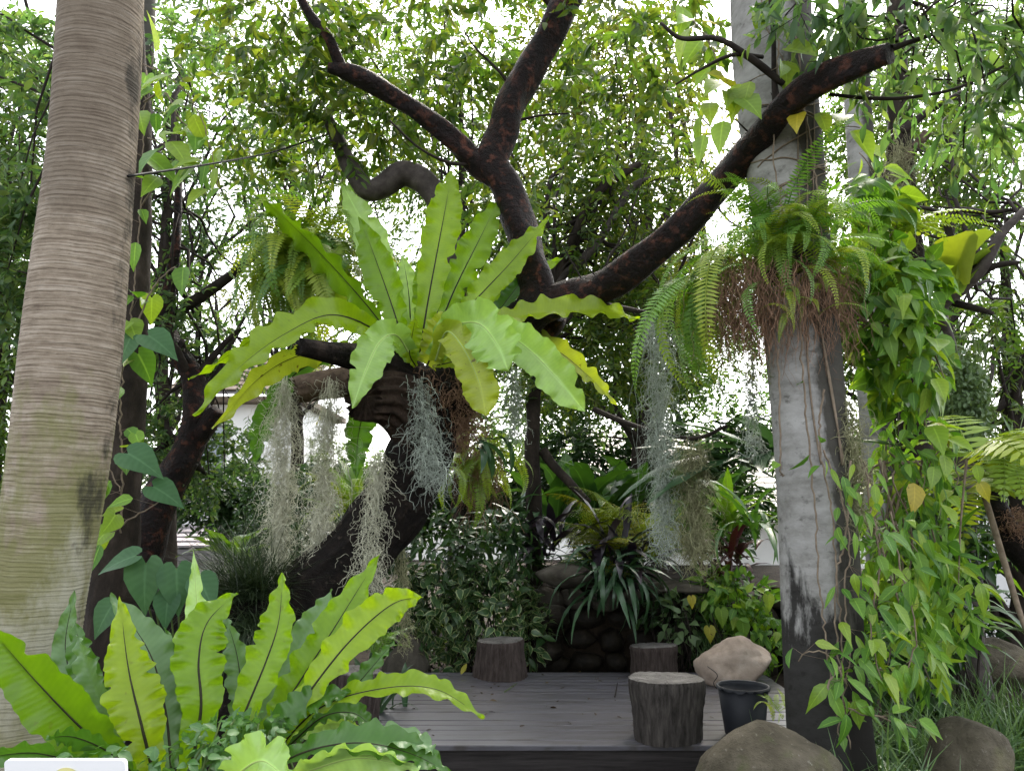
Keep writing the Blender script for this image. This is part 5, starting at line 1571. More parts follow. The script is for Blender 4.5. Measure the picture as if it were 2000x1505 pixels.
rosette('banana_plant', 'tall broad leaved plant behind the moss curtain', 'plant', P(1330, 1030, 8.8), 12, 0.95, 'banana', ST_BANANA, 69, (0.7, 1.45), jitter=0.08)
rosette('banana_plant', 'broad leaved clump behind the hanging lime fern', 'plant', P(1090, 1030, 9.6), 14, 1.0, 'banana', ST_BANANA, 70, (0.7, 1.45), jitter=0.08)
rosette('banana_plant', 'broad leaved plant rising between moss curtain and olive moss', 'plant', P(1400, 1030, 9.0), 14, 0.95, 'banana', ST_BANANA, 170, (0.6, 1.45), jitter=0.1)
rosette('banana_plant', 'broad leaved plant low behind the golden fern', 'plant', P(1160, 1000, 8.8), 14, 0.85, 'banana', ST_BANANA, 171, (0.5, 1.45), jitter=0.1)
rosette('strap_plant', 'long bluish strap leaves hanging left of the grey palm', 'plant', P(1490, 900, 5.0), 14, 0.9, 'dark_strap', ST_BROAD, 71, (-0.3, 0.6), (2.5, 5.5), 0.05)
rosette('strap_plant', 'big arching strap leaved clump under the vines at right', 'plant', P(1830, 1120, 5.4), 46, 0.75, 'vine', ST_NARROW, 72, (-0.2, 1.2), jitter=0.12)
rosette('strap_plant', 'grassy strap leaved clump against the white garden wall', 'plant', P(1850, 1260, 6.2), 36, 0.8, 'grass', ST_NARROW, 73, (0.1, 1.2), jitter=0.1)
rosette('spiky_plant', 'pale spiky palm leaves at the right edge', 'plant', P(1985, 900, 6.4), 26, 0.5, 'grey_leaf', [strap_template(6, 0.03, 0.1, 0.3, 0.8)], 74, (-0.4, 1.4), jitter=0.02)
# staghorn fern on bare branches
t = rosette('staghorn_fern', 'pleated staghorn fern on the bare branches at the upper right', 'fern', P(1868, 555, 5.2), 7, 0.36, 'fern_lime', [leaf_template([(0, 0.05), (0.2, 0.12), (0.5, 0.25), (0.8, 0.36), (0.95, 0.3), (1.0, 0.2)], 0.5, 0.3)], 75, (0.7, 1.5))
# sword shaped leaves far left lower
rosette('bromeliad', 'dark green leaves round the foot of the leaning tree', 'plant', P(745, 1330, 5.55) * [1, 1, 0] + [0, 0, 0.02], 34, 0.42, 'dark_strap', ST_NARROW + ST_BROAD, 76, (0.2, 1.3), jitter=0.1)

rosette('orchid', 'dark thick leaved orchid hanging under the big nest fern roots', 'plant', P(935, 860, 4.95), 9, 0.3, 'dark_strap', ST_BROAD, 77, (-0.9, 0.2), (-1.6, 1.2), 0.03)
rosette('strap_plant', 'dark leafy clump on the terrace between purple rosette and shrub', 'plant', P(1020, 1060, 7.9), 40, 0.5, 'dark_strap', ST_BROAD, 78, (0.2, 1.3), jitter=0.14)
rosette('strap_plant', 'dark leafy clump on the terrace below the lime bromeliad', 'plant', P(1360, 1070, 7.9), 44, 0.5, 'banana', ST_BROAD, 79, (0.2, 1.3), jitter=0.16)
rosette('strap_plant', 'tall pale green hanging strap leaves close left of the grey palm foot', 'plant', P(1470, 1030, 6.3), 10, 0.8, 'banana', ST_NARROW, 80, (-0.4, 1.0), jitter=0.05)
t = thing('fallen_leaf', 'orange yellow fallen leaf at the back edge of the deck under the shrub', 'leaf', on_plane(906, 1312, DZ + 0.01))
place(tmesh(T_ELL, MT['yellow_leaf'], 'blade'), t, on_plane(900, 1316, DZ + 0.012), orient(np.array([[0.3, 0.2, 0.55]]), np.array([[0.1, -0.8, 0.5]]))[0], 0.1, 'blade')

# ------------------------------------------------------------------ GRASS
def grass(name, label, spots, n, L, wdt, mat, seed, droop=0.9, cat='grass', spread=0.12, lean=0.6):
    rs = np.random.default_rng(seed)
    mb = MB()
    for c in spots:
        c = np.asarray(c, float)
        b = c + rs.normal(size=(n, 3)) * [spread, spread, 0.0]
        d = nrm(rs.normal(size=(n, 3)) * [lean, lean, 0.15] + np.array([0, 0, 1.0]))
        blades(mb, b, d, L, wdt, abs(seed + int(c[0] * 100)), droop)
    return tag(mb.build(name, MT[mat], base=spots[0], kind='stuff'), label, cat)


def gp(px, py, d):
    p = P(px, py, d); p[2] = 0.0
    return p


grass('grass', 'dark strappy grass at the foot of the grey palm behind the front boulder', [gp(1640, 1500, 3.75), gp(1720, 1500, 3.7), gp(1560, 1470, 4.0), gp(1780, 1480, 3.85), gp(1700, 1450, 4.3)], 260, 0.46, 0.014, 'grass', 81, 1.5)
grass('grass', 'bright grass clump beside the gravel at the lower right', [gp(1880, 1400, 4.75), gp(1960, 1400, 4.8), gp(1820, 1420, 4.6), gp(1900, 1350, 5.4), gp(1990, 1350, 5.3), gp(1770, 1380, 4.9), gp(2050, 1380, 5.0)], 260, 0.52, 0.012, 'grass', 82, 1.2)
grass('grass', 'fine upright grass behind the tan boulder', [P(1440, 1262, 6.95) * [1, 1, 0], P(1410, 1262, 7.0) * [1, 1, 0]], 170, 0.48, 0.007, 'grass', 83, 0.5, lean=0.3)
o = grass('needle_tuft', 'dark needle leaved tuft on the black log behind the low nest fern', [P(495, 1165, 4.95)], 2200, 0.48, 0.004, 'dark_grass', 84, 0.7, 'plant', 0.09, 1.1)
grass('needle_tuft', 'dark drooping needle grass hanging below the black log', [P(510, 1215, 4.8)], 1300, 0.45, 0.0035, 'dark_grass', 85, 3.0, 'plant', 0.10, 1.3)
grass('grass', 'short blades along the front foot of the deck', [gp(x_, 1500, 4.25) for x_ in range(760, 1400, 60)], 12, 0.12, 0.006, 'grass', 86, 0.9, spread=0.1)

# ------------------------------------------------------------------ SHRUBS
def shrub(name, label, cat, base, blobs, n, size, mat, tpls, seed, n_ind=200, shell=0.35, hang=0.2, mats2=None, stems=24, up=0.7, face=0.5, group=None, stem_mat='twig'):
    t = thing(name, label, cat, base, group)
    p, cc, u = blob_pts(blobs, n, seed, shell)
    rs = np.random.default_rng(seed + 1)
    ax = u * 0.6 + rs.normal(size=(n, 3)) * 0.55 + np.array([0, 0, -hang])
    nn = u * face + rs.normal(size=(n, 3)) * 0.45 + np.array([0, -0.15, up])
    foliage(t, tpls, MT[mat], p, ax, nn, size * rs.uniform(0.6, 1.3, n), n_ind, seed=seed, mats2=mats2)
    mb_ = MB()
    b = np.asarray(base, float)
    for k in range(stems):
        e = p[rs.integers(0, n)]
        s = b + rs.normal(size=3) * [0.12, 0.1, 0]
        mid = (s + e) / 2 + rs.normal(size=3) * 0.06
        tube(mb_, smooth_path([s, mid, e], 8), np.linspace(0.008, 0.003, 8), 5, caps=False)
    mb_.build('stems', MT[stem_mat], t, kind='stuff')
    return t


shrub('shrub', 'dark variegated shrub filling the space left of the rock wall', 'shrub', gp(930, 1310, 7.4),
      [(860, 1200, 7.4, 80, 90, 0.35), (960, 1190, 7.4, 90, 90, 0.35), (1030, 1230, 7.3, 45, 70, 0.25), (900, 1280, 7.15, 90, 40, 0.15)], 1500, 0.105, 'variegated', [T_ELL, T_OVATE], 91, 300, mats2=(MT['shrub'], 0.3))
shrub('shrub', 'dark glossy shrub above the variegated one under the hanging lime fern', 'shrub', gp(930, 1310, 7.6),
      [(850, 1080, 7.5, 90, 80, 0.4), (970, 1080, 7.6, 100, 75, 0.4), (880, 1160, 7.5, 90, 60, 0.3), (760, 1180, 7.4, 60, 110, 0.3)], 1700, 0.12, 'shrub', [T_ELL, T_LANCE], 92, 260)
shrub('shrub', 'clipped dark bush below the white house at left', 'shrub', gp(495, 1200, 9.5), [(495, 985, 9.5, 38, 60, 0.25), (490, 1080, 9.5, 45, 80, 0.25)], 1400, 0.055, 'shrub', [T_ELL], 93, 0)
shrub('shrub', 'light green small leaved bush between tan boulder and grey palm', 'shrub', gp(1450, 1330, 7.0), [(1440, 1170, 7.1, 75, 50, 0.3), (1480, 1240, 6.9, 55, 60, 0.2), (1400, 1160, 7.2, 40, 50, 0.2)], 520, 0.115, 'vine', [T_OVATE, T_ELL], 94, 240, mats2=(MT['vine_lime'], 0.25))
shrub('shrub', 'bluish sprig in front of the dark recess at its right end', 'shrub', gp(1325, 1300, 7.05), [(1330, 1210, 7.05, 40, 55, 0.15)], 70, 0.10, 'grey_leaf', [T_OVATE], 95, 70, mats2=(MT['yellow_leaf'], 0.03))
shrub('shrub', 'leafy undergrowth on the dark bank at the middle right', 'shrub', P(1820, 1250, 5.6) * [1, 1, 0], [(1800, 1180, 5.5, 90, 130, 0.35), (1760, 1300, 5.2, 90, 80, 0.3), (1860, 1040, 5.6, 80, 90, 0.35)], 1300, 0.12, 'shrub', [T_LANCE, T_ELL], 96, 260, mats2=(MT['vine'], 0.4))
shrub('shrub', 'low leafy plants at the foot of the white wall far right', 'shrub', gp(1960, 1300, 7.6), [(1960, 1200, 7.6, 60, 50, 0.2), (1900, 1250, 7.4, 60, 40, 0.2)], 260, 0.08, 'shrub', [T_ELL], 97, 0)
shrub('creeper', 'small round leaved creeper before the low nest fern', 'creeper', gp(430, 1505, 2.3) + [0, 0, 0.35], [(430, 1440, 2.5, 70, 35, 0.12), (370, 1480, 2.4, 80, 28, 0.12), (500, 1420, 2.6, 60, 22, 0.1), (180, 1472, 2.4, 60, 12, 0.05, 0.6)], 270, 0.036, 'creeper', [T_WIDE, T_OVATE], 98, 300, stem_mat='green_stem')
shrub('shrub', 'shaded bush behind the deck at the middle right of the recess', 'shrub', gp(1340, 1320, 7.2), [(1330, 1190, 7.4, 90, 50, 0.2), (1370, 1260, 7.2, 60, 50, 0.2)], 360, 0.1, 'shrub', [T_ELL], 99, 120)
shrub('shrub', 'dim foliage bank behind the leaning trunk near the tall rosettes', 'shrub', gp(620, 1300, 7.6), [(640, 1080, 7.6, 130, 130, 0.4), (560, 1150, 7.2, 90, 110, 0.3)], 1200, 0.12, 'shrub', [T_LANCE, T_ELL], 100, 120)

# ------------------------------------------------------------------ VINES
def vine(label, stems, mat, tpls, size, step, seed, stem_r=0.005, petiole=0.06, mats2=None, hang=0.5, stem_mat='pale_stem', name='climbing_vine', cat='vine', out=(0, -1, 0), spread=1.0, whorl=1):
    b = P(*stems[0][0][:3])
    t = thing(name, label, cat, b)
    rs = np.random.default_rng(seed)
    for rows in stems:
        w_ = np.array([P(*r_) for r_ in rows])
        L = np.linalg.norm(np.diff(w_, axis=0), axis=1).sum()
        n = max(6, int(L / 0.03))
        c = smooth_path(w_, n)
        c += rs.normal(size=c.shape) * 0.004
        mb_ = MB()
        tube(mb_, c, np.linspace(stem_r, stem_r * 0.6, n), 6)
        k = max(1, int(L / step))
        for i in range(k):
            q = c[min(n - 1, int((i + rs.random()) / k * n))]
            for w2 in range(whorl):
                d = nrm(np.array(out) * 0.8 + rs.normal(size=3) * [spread, 0.5, 0.6])
                e = q + d * petiole * rs.uniform(0.5, 1.4)
                twig_mesh(mb_, q[None], e[None], 0.0016)
                ax = d * 0.7 + np.array([0, 0, -hang]) + rs.normal(size=3) * 0.3
                nn = np.array(out) * 0.6 + np.array([0, 0, 0.7]) + rs.normal(size=3) * 0.35
                m_ = MT[mat] if mats2 is None or rs.random() > mats2[1] else MT[mats2[0]]
                place(tmesh(tpls[rs.integers(0, len(tpls))], m_, 'leaf'), t, e, orient(ax[None], nn[None])[0], size * rs.uniform(0.6, 1.25), 'leaf')
        mb_.build('stem', MT[stem_mat], t)
    return t


# vine with five-fold leaf groups on the right palm
vine('vine with bright pointed leaves trailing down the front of the grey palm', [
    [(1610, 880, 3.85), (1640, 960, 3.82), (1660, 1060, 3.8), (1650, 1160, 3.8), (1660, 1280, 3.8), (1640, 1400, 3.8)],
    [(1690, 900, 3.9), (1700, 1000, 3.85), (1720, 1100, 3.8), (1700, 1220, 3.78), (1720, 1330, 3.75)],
    [(1640, 1300, 3.75), (1620, 1340, 3.7), (1650, 1380, 3.68), (1720, 1400, 3.68), (1790, 1420, 3.65)],
    [(1655, 1340, 3.74), (1630, 1290, 3.7), (1590, 1268, 3.7), (1560, 1290, 3.72)],
    [(1740, 1000, 3.95), (1760, 1120, 3.9), (1790, 1240, 3.85), (1760, 1330, 3.8)]], 'vine', [T_ELL, T_LANCE, T_OVATE_B, T_OVATE_C], 0.115, 0.085, 401, 0.005, 0.07, ('vine_lime', 0.3), 0.7, whorl=3)
vine('bare tan vine stems running down the grey palm trunk', [
    [(1560, 560, 3.86), (1570, 760, 3.86), (1590, 960, 3.86), (1600, 1150, 3.86), (1620, 1300, 3.84), (1640, 1440, 3.84)],
    [(1610, 760, 3.84), (1600, 860, 3.84), (1625, 1000, 3.84), (1640, 1200, 3.84), (1650, 1420, 3.84)],
    [(1660, 900, 3.88), (1650, 1050, 3.84), (1630, 1150, 3.82), (1640, 1300, 3.82), (1660, 1460, 3.82)],
    [(1520, 680, 3.88), (1525, 900, 3.88), (1530, 930, 3.88)],
    [(1520, 30, 3.86), (1518, 160, 3.84), (1510, 300, 3.84), (1530, 420, 3.86), (1540, 520, 3.9)],
    [(1570, 200, 3.86), (1590, 320, 3.86), (1600, 420, 3.86), (1608, 520, 3.9)]], 'vine', [T_OVATE], 0.08, 1.6, 402, 0.0055, 0.05)
t = thing('climbing_vine', 'thin leafless climber stems wound round the top of the grey palm', 'vine', P(1545, 380, 4.1))
rs = np.random.default_rng(467)
for k in range(11):
    z0 = rs.uniform(0.57, 0.72)
    u = np.linspace(0, 1, 34)
    i0 = np.clip(((z0 + (rs.uniform(-0.035, 0.06)) * u) * (len(cR) - 1)).astype(int), 0, len(cR) - 1)
    an = -2.9 + rs.uniform(-0.3, 0.3) + u * rs.uniform(2.2, 3.0) if k < 8 else -1.5 + rs.uniform(-1, 1) + 0.25 * np.sin(u * 5 + k)
    if k >= 8:
        i0 = np.clip(((0.36 + 0.36 * u) * (len(cR) - 1)).astype(int), 0, len(cR) - 1)
    rr = rR[i0] * 1.015 + 0.006
    c = cR[i0] + np.stack([np.cos(an) * rr, np.sin(an) * rr, rs.normal(size=34) * 0.002], -1)
    c = smooth_path(c[::3], 34)
    mb = MB(); tube(mb, c, np.linspace(0.0055, 0.003, 34), 6); mb.build('stem', MT['pale_stem'], t)
# dense mass of vine right of the palm
shrub('climbing_vine', 'dense bright green vine mass spilling right of the fern basket', 'vine', P(1680, 620, 4.3),
      [(1720, 600, 4.25, 85, 110, 0.3), (1770, 700, 4.3, 70, 110, 0.3), (1690, 520, 4.3, 90, 60, 0.25), (1700, 400, 4.4, 70, 60, 0.2), (1790, 560, 4.5, 60, 60, 0.2)], 700, 0.135, 'vine', [T_OVATE, T_OVATE_B, T_HEART, T_OVATE_C], 411, 300, 0.3, 0.7, (MT['vine_lime'], 0.45), 20, 0.5, 0.8, stem_mat='pale_stem')
shrub('climbing_vine', 'cascade of vine leaves hanging low between palm and grasses', 'vine', P(1760, 900, 4.4),
      [(1790, 900, 4.4, 70, 110, 0.25), (1770, 1080, 4.3, 85, 110, 0.3), (1750, 1250, 4.2, 90, 90, 0.3), (1840, 1150, 4.5, 70, 110, 0.25)], 640, 0.125, 'vine', [T_LANCE, T_LANCE, T_OVATE_B, T_OVATE_C], 412, 300, 0.1, 0.9, (MT['vine_lime'], 0.45), 26, 0.3, 0.5, stem_mat='pale_stem')
vine('lime big leaved vine round the top of the right limb', [
    [(1330, 20, 3.9), (1370, 60, 3.85), (1400, 120, 3.85), (1420, 200, 3.85), (1390, 290, 3.9)],
    [(1330, 240, 4.0), (1400, 220, 3.9), (1450, 170, 3.8), (1520, 130, 3.7)],
    [(1650, 150, 3.75), (1720, 190, 3.75), (1780, 160, 3.75)], [(1560, 220, 3.8), (1620, 240, 3.8), (1680, 250, 3.8)],
    [(1480, -20, 3.8), (1500, 60, 3.8), (1530, 120, 3.75)]], 'vine_lime', [T_OVATE, T_OVATE_B], 0.19, 0.07, 403, 0.004, 0.09, ('yellow_leaf', 0.12), 0.7)
vine('yellow green leaves climbing the slim trunk right of the palm', [
    [(1730, 330, 4.7), (1700, 420, 4.6), (1740, 500, 4.5), (1780, 480, 4.5)], [(1680, 300, 4.8), (1720, 350, 4.7), (1760, 420, 4.6)]], 'vine_lime', [T_OVATE_B, T_LANCE], 0.17, 0.05, 404, 0.004, 0.08, None, 0.6)
vine('yellowing leaves hanging at the right of the vine cascade', [
    [(1800, 800, 4.3), (1820, 880, 4.25), (1800, 960, 4.2)], [(1850, 860, 4.4), (1870, 940, 4.35), (1830, 990, 4.3)]], 'vine_lime', [T_OVATE], 0.17, 0.07, 405, 0.004, 0.08, ('yellow_leaf', 0.25), 0.8)
# vine with heart leaves on the left dark trunk
vine('heart leaved vine climbing the dark trunk beside the ringed palm', [
    [(235, 1040, 4.9), (240, 920, 4.85), (235, 820, 4.85), (240, 720, 4.85), (255, 620, 4.85), (265, 520, 4.85), (275, 400, 4.85), (280, 260, 4.85), (285, 140, 4.85)],
    [(265, 640, 4.8), (300, 560, 4.8), (340, 520, 4.8)], [(275, 400, 4.8), (330, 330, 4.8), (380, 300, 4.75), (420, 330, 4.75)], [(280, 200, 4.8), (320, 180, 4.75), (350, 230, 4.75), (390, 270, 4.75)],
    [(215, 1040, 4.7), (260, 1010, 4.65), (310, 980, 4.6)], [(225, 830, 4.75), (210, 900, 4.7), (235, 960, 4.7)]], 'vine', [T_OVATE, T_HEART, T_OVATE_B], 0.19, 0.095, 406, 0.006, 0.12, ('vine_lime', 0.35), 0.5)
vine('lime leaved creeper hanging in the gap right of the ringed palm top', [
    [(282, 125, 4.6), (330, 150, 4.55), (370, 190, 4.5), (400, 250, 4.5), (420, 330, 4.5), (430, 400, 4.5)], [(290, 270, 4.6), (340, 290, 4.55), (400, 320, 4.5), (440, 350, 4.5)], [(270, 160, 4.6), (268, 230, 4.6), (262, 300, 4.6)]],
    'vine_lime', [T_OVATE_B, T_LANCE, T_OVATE], 0.23, 0.085, 408, 0.004, 0.1, ('vine', 0.45), 0.6)
t = thing('climbing_vine', 'few large blue green heart leaves hanging beside the dark left trunk', 'vine', P(260, 680, 4.8))
for (px, py, d, ax_, sz) in ((290, 655, 4.65, (0.75, -0.2, -0.45), 0.25), (250, 885, 4.6, (0.75, -0.2, -0.35), 0.27), (300, 950, 4.6, (0.8, -0.1, -0.4), 0.22), (255, 660, 4.7, (-0.2, -0.3, -0.8), 0.2)):
    place(tmesh(T_HEART, MT['heart'], 'leaf'), t, P(px, py, d), orient(np.array([ax_]), np.array([[0.1, -0.75, 0.65]]))[0], sz, 'leaf')
# caladium like hearts behind the low nest fern
t = thing('heart_leaf_plant', 'cluster of upright heart leaves behind the low nest fern', 'plant', gp(320, 1330, 4.3))
mb = MB()
hb = gp(320, 1330, 4.3)
for (px, py, ax_, sz, nn) in ((285, 1100, (0.05, -0.2, -1), 0.26, (0, -1, 0.3)), (345, 1110, (0.15, -0.2, -1), 0.24, (0.2, -1, 0.3)), (265, 1085, (-0.8, -0.2, -0.25), 0.2, (0, -0.6, 0.8)), (390, 1130, (0.5, -0.3, -0.7), 0.2, (0.2, -0.9, 0.4)), (330, 1160, (0.0, -0.3, -0.9), 0.18, (0, -0.9, 0.4)), (220, 1180, (-0.3, -0.3, -0.7), 0.18, (0, -0.9, 0.4))):
    e = P(px, py, 4.1)
    place(tmesh(T_HEART, MT['heart'], 'leaf'), t, e, orient(np.array([ax_], float), np.array([nn], float))[0], sz, 'leaf')
    tube(mb, smooth_path([hb, (hb + e) / 2 + [0.02, 0.08, 0.1], e], 10), np.linspace(0.006, 0.004, 10), 6)
mb.build('stem', MT['green_stem'], t)
t = thing('heart_leaf_plant', 'yellow heart leaf plant near the tan boulder', 'plant', gp(1420, 1320, 6.95))
mb = MB(); hb = gp(1420, 1320, 6.95)
for (px, py, sz, mt_) in ((1408, 1190, 0.15, 'vine_lime'), (1500, 1163, 0.13, 'vine_lime'), (1385, 1225, 0.13, 'yellow_leaf'), (1450, 1215, 0.15, 'vine'), (1480, 1235, 0.17, 'vine'), (1350, 1165, 0.1, 'yellow_leaf')):
    e = P(px, py, 6.8)
    place(tmesh(T_HEART, MT[mt_], 'leaf'), t, e, orient(np.array([[0.05, -0.3, -1.0]]), np.array([[0.05, -1.0, 0.4]]))[0], sz, 'leaf')
    tube(mb, smooth_path([hb, (hb + e) / 2 + [0.02, 0.03, 0.1], e], 10), np.linspace(0.005, 0.003, 10), 6)
mb.build('stem', MT['green_stem'], t)
# trailing string plant upper right
t = thing('trailing_plant', 'curtain of tiny round leaves hanging on strings at the right', 'plant', P(1870, 680, 5.4))
mb = MB()
p, cc, u = blob_pts([(1880, 780, 5.4, 48, 100, 0.2)], 2200, 431)
rs = np.random.default_rng(432)
foliage(t, [T_WIDE], MT['grey_leaf'], p, rs.normal(size=(2200, 3)) * [0.5, 0.5, 0.3] + [0, 0, -0.6], rs.normal(size=(2200, 3)) + [0, -0.6, 0.5], 0.042 * rs.uniform(0.6, 1.2, 2200), 0)
st = np.array([P(x_, 670 + rs.uniform(-15, 15), 5.4 + rs.uniform(-0.15, 0.15)) for x_ in rs.uniform(1835, 1925, 60)])
strands(mb, st, 0.7, 0.06, 0.002, 433, 14, 1.0)
mb.build('stem', MT['green_stem'], t, kind='stuff')

# ------------------------------------------------------------------ OTHER TREES (explicit)
def tree(name, label, base, cat='tree', group=None):
    b = np.array(base, float); b[2] = 0
    return thing(name, label, cat, b, group)


t = tree('gnarled_tree', 'small gnarled dark tree left of the hanging moss', gp(270, 1400, 6.0))
c1, r1 = limb(t, [(235, 1420, 6.0, 60), (255, 1250, 6.0, 48), (280, 1080, 6.0, 38), (320, 960, 6.0, 34), (365, 880, 6.0, 30), (385, 810, 6.0, 26), (378, 740, 6.0, 22), (350, 690, 6.0, 18), (328, 640, 6.0, 15), (330, 560, 6.0, 12), (345, 470, 6.0, 9), (350, 330, 6.0, 6)], 110, MT['wet_bark'], 'trunk', 51, 24, 0.07)
limb(t, [(380, 860, 6.0, 22), (405, 830, 5.95, 18), (425, 800, 5.9, 12)], 20, MT['wet_bark'], 'limb', 52, 14, 0.08)
limb(t, [(355, 600, 6.0, 12), (400, 575, 6.0, 11), (460, 530, 6.0, 9), (520, 480, 6.0, 6)], 30, MT['twig'], 'limb', 53, 10, 0.06)
limb(t, [(385, 740, 6.0, 9), (430, 680, 6.0, 6), (470, 640, 6.0, 4)], 20, MT['twig'], 'limb', 54, 8, 0.06)
crown(t, [(350, 620, 6.2, 90, 110, 0.5), (330, 850, 6.3, 80, 100, 0.4, 1.2), (390, 940, 6.4, 60, 60, 0.4), (420, 700, 6.4, 90, 60, 0.4, 0.4), (460, 860, 6.8, 70, 70, 0.4, 0.8), (520, 640, 6.6, 90, 60, 0.4, 0.5)], 360, 14, 0.26, 0.06, 'canopy_blue', 501, [T_ELL], 0, (c1[40:], r1[40:]), 30)

t = tree('rough_tree', 'dark rough trunk wrapped by the heart leaved vine at left', gp(225, 1420, 5.3))
c1, r1 = limb(t, [(205, 1480, 5.3, 70), (208, 1350, 5.3, 58), (215, 1200, 5.3, 48), (228, 1000, 5.3, 42), (245, 800, 5.3, 36), (262, 600, 5.3, 28), (272, 420, 5.3, 22), (278, 250, 5.3, 17), (270, 100, 5.3, 13), (262, -80, 5.3, 9)], 90, MT['brown_bark'], 'trunk', 55, 28, 0.05, 10, 0.05)
crown(t, [(60, 330, 5.6, 110, 170, 0.5, 0.5), (60, 120, 5.8, 130, 110, 0.6, 0.5), (40, 560, 5.6, 70, 160, 0.4, 0.8), (350, 120, 6.2, 120, 90, 0.5, 0.3)], 330, 12, 0.34, 0.095, 'canopy_blue', 505, [T_ELL, T_ELL_B], 200, (c1[50:], r1[50:]), 16)

t = tree('bare_tree', 'twisted dark branches under the staghorn fern at the right', gp(1880, 1330, 5.8))
c1, r1 = limb(t, [(1905, 1400, 5.8, 34), (1890, 1200, 5.8, 28), (1880, 1000, 5.8, 24), (1862, 800, 5.7, 20), (1850, 680, 5.6, 18), (1835, 600, 5.4, 16), (1880, 560, 5.3, 14), (1920, 520, 5.2, 11), (1955, 460, 5.15, 9), (2000, 410, 5.1, 7)], 90, MT['grey_bark'], 'trunk', 57, 18, 0.07)
for k, rows in enumerate([[(1862, 590, 5.4, 8), (1900, 600, 5.3, 7), (1940, 612, 5.2, 4)], [(1895, 548, 5.3, 9), (1940, 520, 5.2, 7), (1990, 512, 5.15, 4)], [(1850, 570, 5.4, 9), (1856, 480, 5.35, 8), (1850, 430, 5.3, 7), (1870, 410, 5.3, 6), (1930, 415, 5.25, 5), (1990, 408, 5.2, 3)], [(1850, 430, 5.3, 6), (1820, 410, 5.3, 4), (1790, 405, 5.3, 3)]]):
    limb(t, rows, 24, MT['twig'], 'limb', 58 + k, 10, 0.08)
crown(t, [(1900, 380, 6.0, 110, 110, 0.5, 0.7), (1930, 640, 6.2, 70, 80, 0.4, 0.5), (1830, 300, 6.2, 110, 90, 0.5, 0.6)], 190, 12, 0.3, 0.075, 'canopy_mid', 509, [T_ELL], 0, (c1[60:], r1[60:]), 14)

t = tree('mossy_tree', 'mossy dark trunk in the upper right behind the slim pale trunk', gp(1790, 1330, 6.3))
c1, r1 = limb(t, [(1815, 1400, 6.3, 34), (1800, 1100, 6.3, 30), (1785, 800, 6.3, 27), (1775, 500, 6.2, 25), (1762, 350, 6.1, 24), (1757, 220, 6.05, 22), (1750, 60, 6.0, 18), (1745, -150, 6.0, 14)], 90, MT['brown_bark'], 'trunk', 62, 20, 0.06)
limb(t, [(1758, 320, 6.0, 10), (1790, 285, 5.95, 9), (1812, 258, 5.9, 8)], 16, MT['dry_wood'], 'limb', 63, 12, 0.05)
limb(t, [(1760, 260, 6.0, 10), (1810, 220, 5.9, 7), (1880, 180, 5.8, 5)], 16, MT['twig'], 'limb', 64, 10, 0.05)

t = tree('fallen_bough', 'thick dark bough slanting in at the right edge', gp(2080, 1300, 4.9))
limb(t, [(2120, 1180, 4.9, 40), (2040, 1110, 4.95, 38), (1985, 1065, 5.0, 32), (1960, 1020, 5.0, 22), (1930, 930, 5.05, 12), (1905, 880, 5.1, 7)], 40, MT['black_bark'], 'limb', 65, 20, 0.06)
limb(t, [(2100, 1500, 4.9, 60), (2110, 1350, 4.9, 50), (2118, 1180, 4.9, 42)], 20, MT['black_bark'], 'trunk', 66, 20, 0.06)
limb(t, [(2030, 1290, 4.7, 4), (2000, 1220, 4.7, 5), (1965, 1110, 4.75, 6), (1920, 960, 4.8, 6), (1890, 890, 4.85, 5)], 30, MT['pale_stem'], 'stake', 67, 8, 0.02)
mb = MB()
p, cc, u = blob_pts([(1985, 1020, 4.9, 30, 30, 0.12)], 240, 444)
strands(mb, p, 0.12, 0.6, 0.002, 445, 8, 0.4)
mb.build('roots', MT['root'], t, kind='stuff')

t = tree('thin_tree', 'rough vertical trunk in the centre behind the hanging lime fern', gp(1040, 1290, 8.0))
limb(t, [(1046, 1330, 8.0, 18), (1044, 1150, 8.0, 17), (1042, 980, 8.0, 16), (1040, 850, 8.0, 14), (1050, 720, 8.0, 12), (1075, 580, 8.0, 11), (1130, 450, 8.0, 10), (1190, 340, 8.0, 8)], 60, MT['brown_bark'], 'trunk', 68, 14, 0.08)
limb(t, [(1060, 880, 8.0, 10), (1095, 925, 7.9, 9), (1150, 980, 7.7, 7)], 20, MT['brown_bark'], 'limb', 69, 10, 0.08)
limb(t, [(1098, 520, 8.0, 9), (1150, 400, 7.9, 9), (1200, 350, 7.8, 8), (1250, 320, 7.8, 6)], 20, MT['brown_bark'], 'limb', 70, 10, 0.08)
limb(t, [(1080, 560, 8.0, 8), (1170, 470, 7.9, 8), (1230, 370, 7.9, 7), (1290, 345, 7.8, 5)], 20, MT['grey_bark'], 'limb', 71, 10, 0.08)
limb(t, [(1060, 640, 8.0, 8), (1070, 380, 7.9, 6), (1095, 330, 7.9, 4)], 20, MT['twig'], 'limb', 72, 8, 0.08)
c1, r1 = ppath([(1050, 720, 8.0, 12), (1075, 580, 8.0, 11), (1130, 450, 8.0, 10), (1190, 340, 8.0, 8)], 20)
crown(t, [(1150, 480, 8.2, 170, 140, 0.8), (1100, 700, 8.2, 150, 110, 0.7), (1250, 640, 8.4, 150, 160, 0.7), (1200, 330, 8.2, 170, 90, 0.7), (960, 480, 8.4, 120, 120, 0.6, 0.6)], 1100, 14, 0.34, 0.085, 'canopy', 515, [T_ELL], 0, (c1, r1), 40, cheap=T_CHEAP)

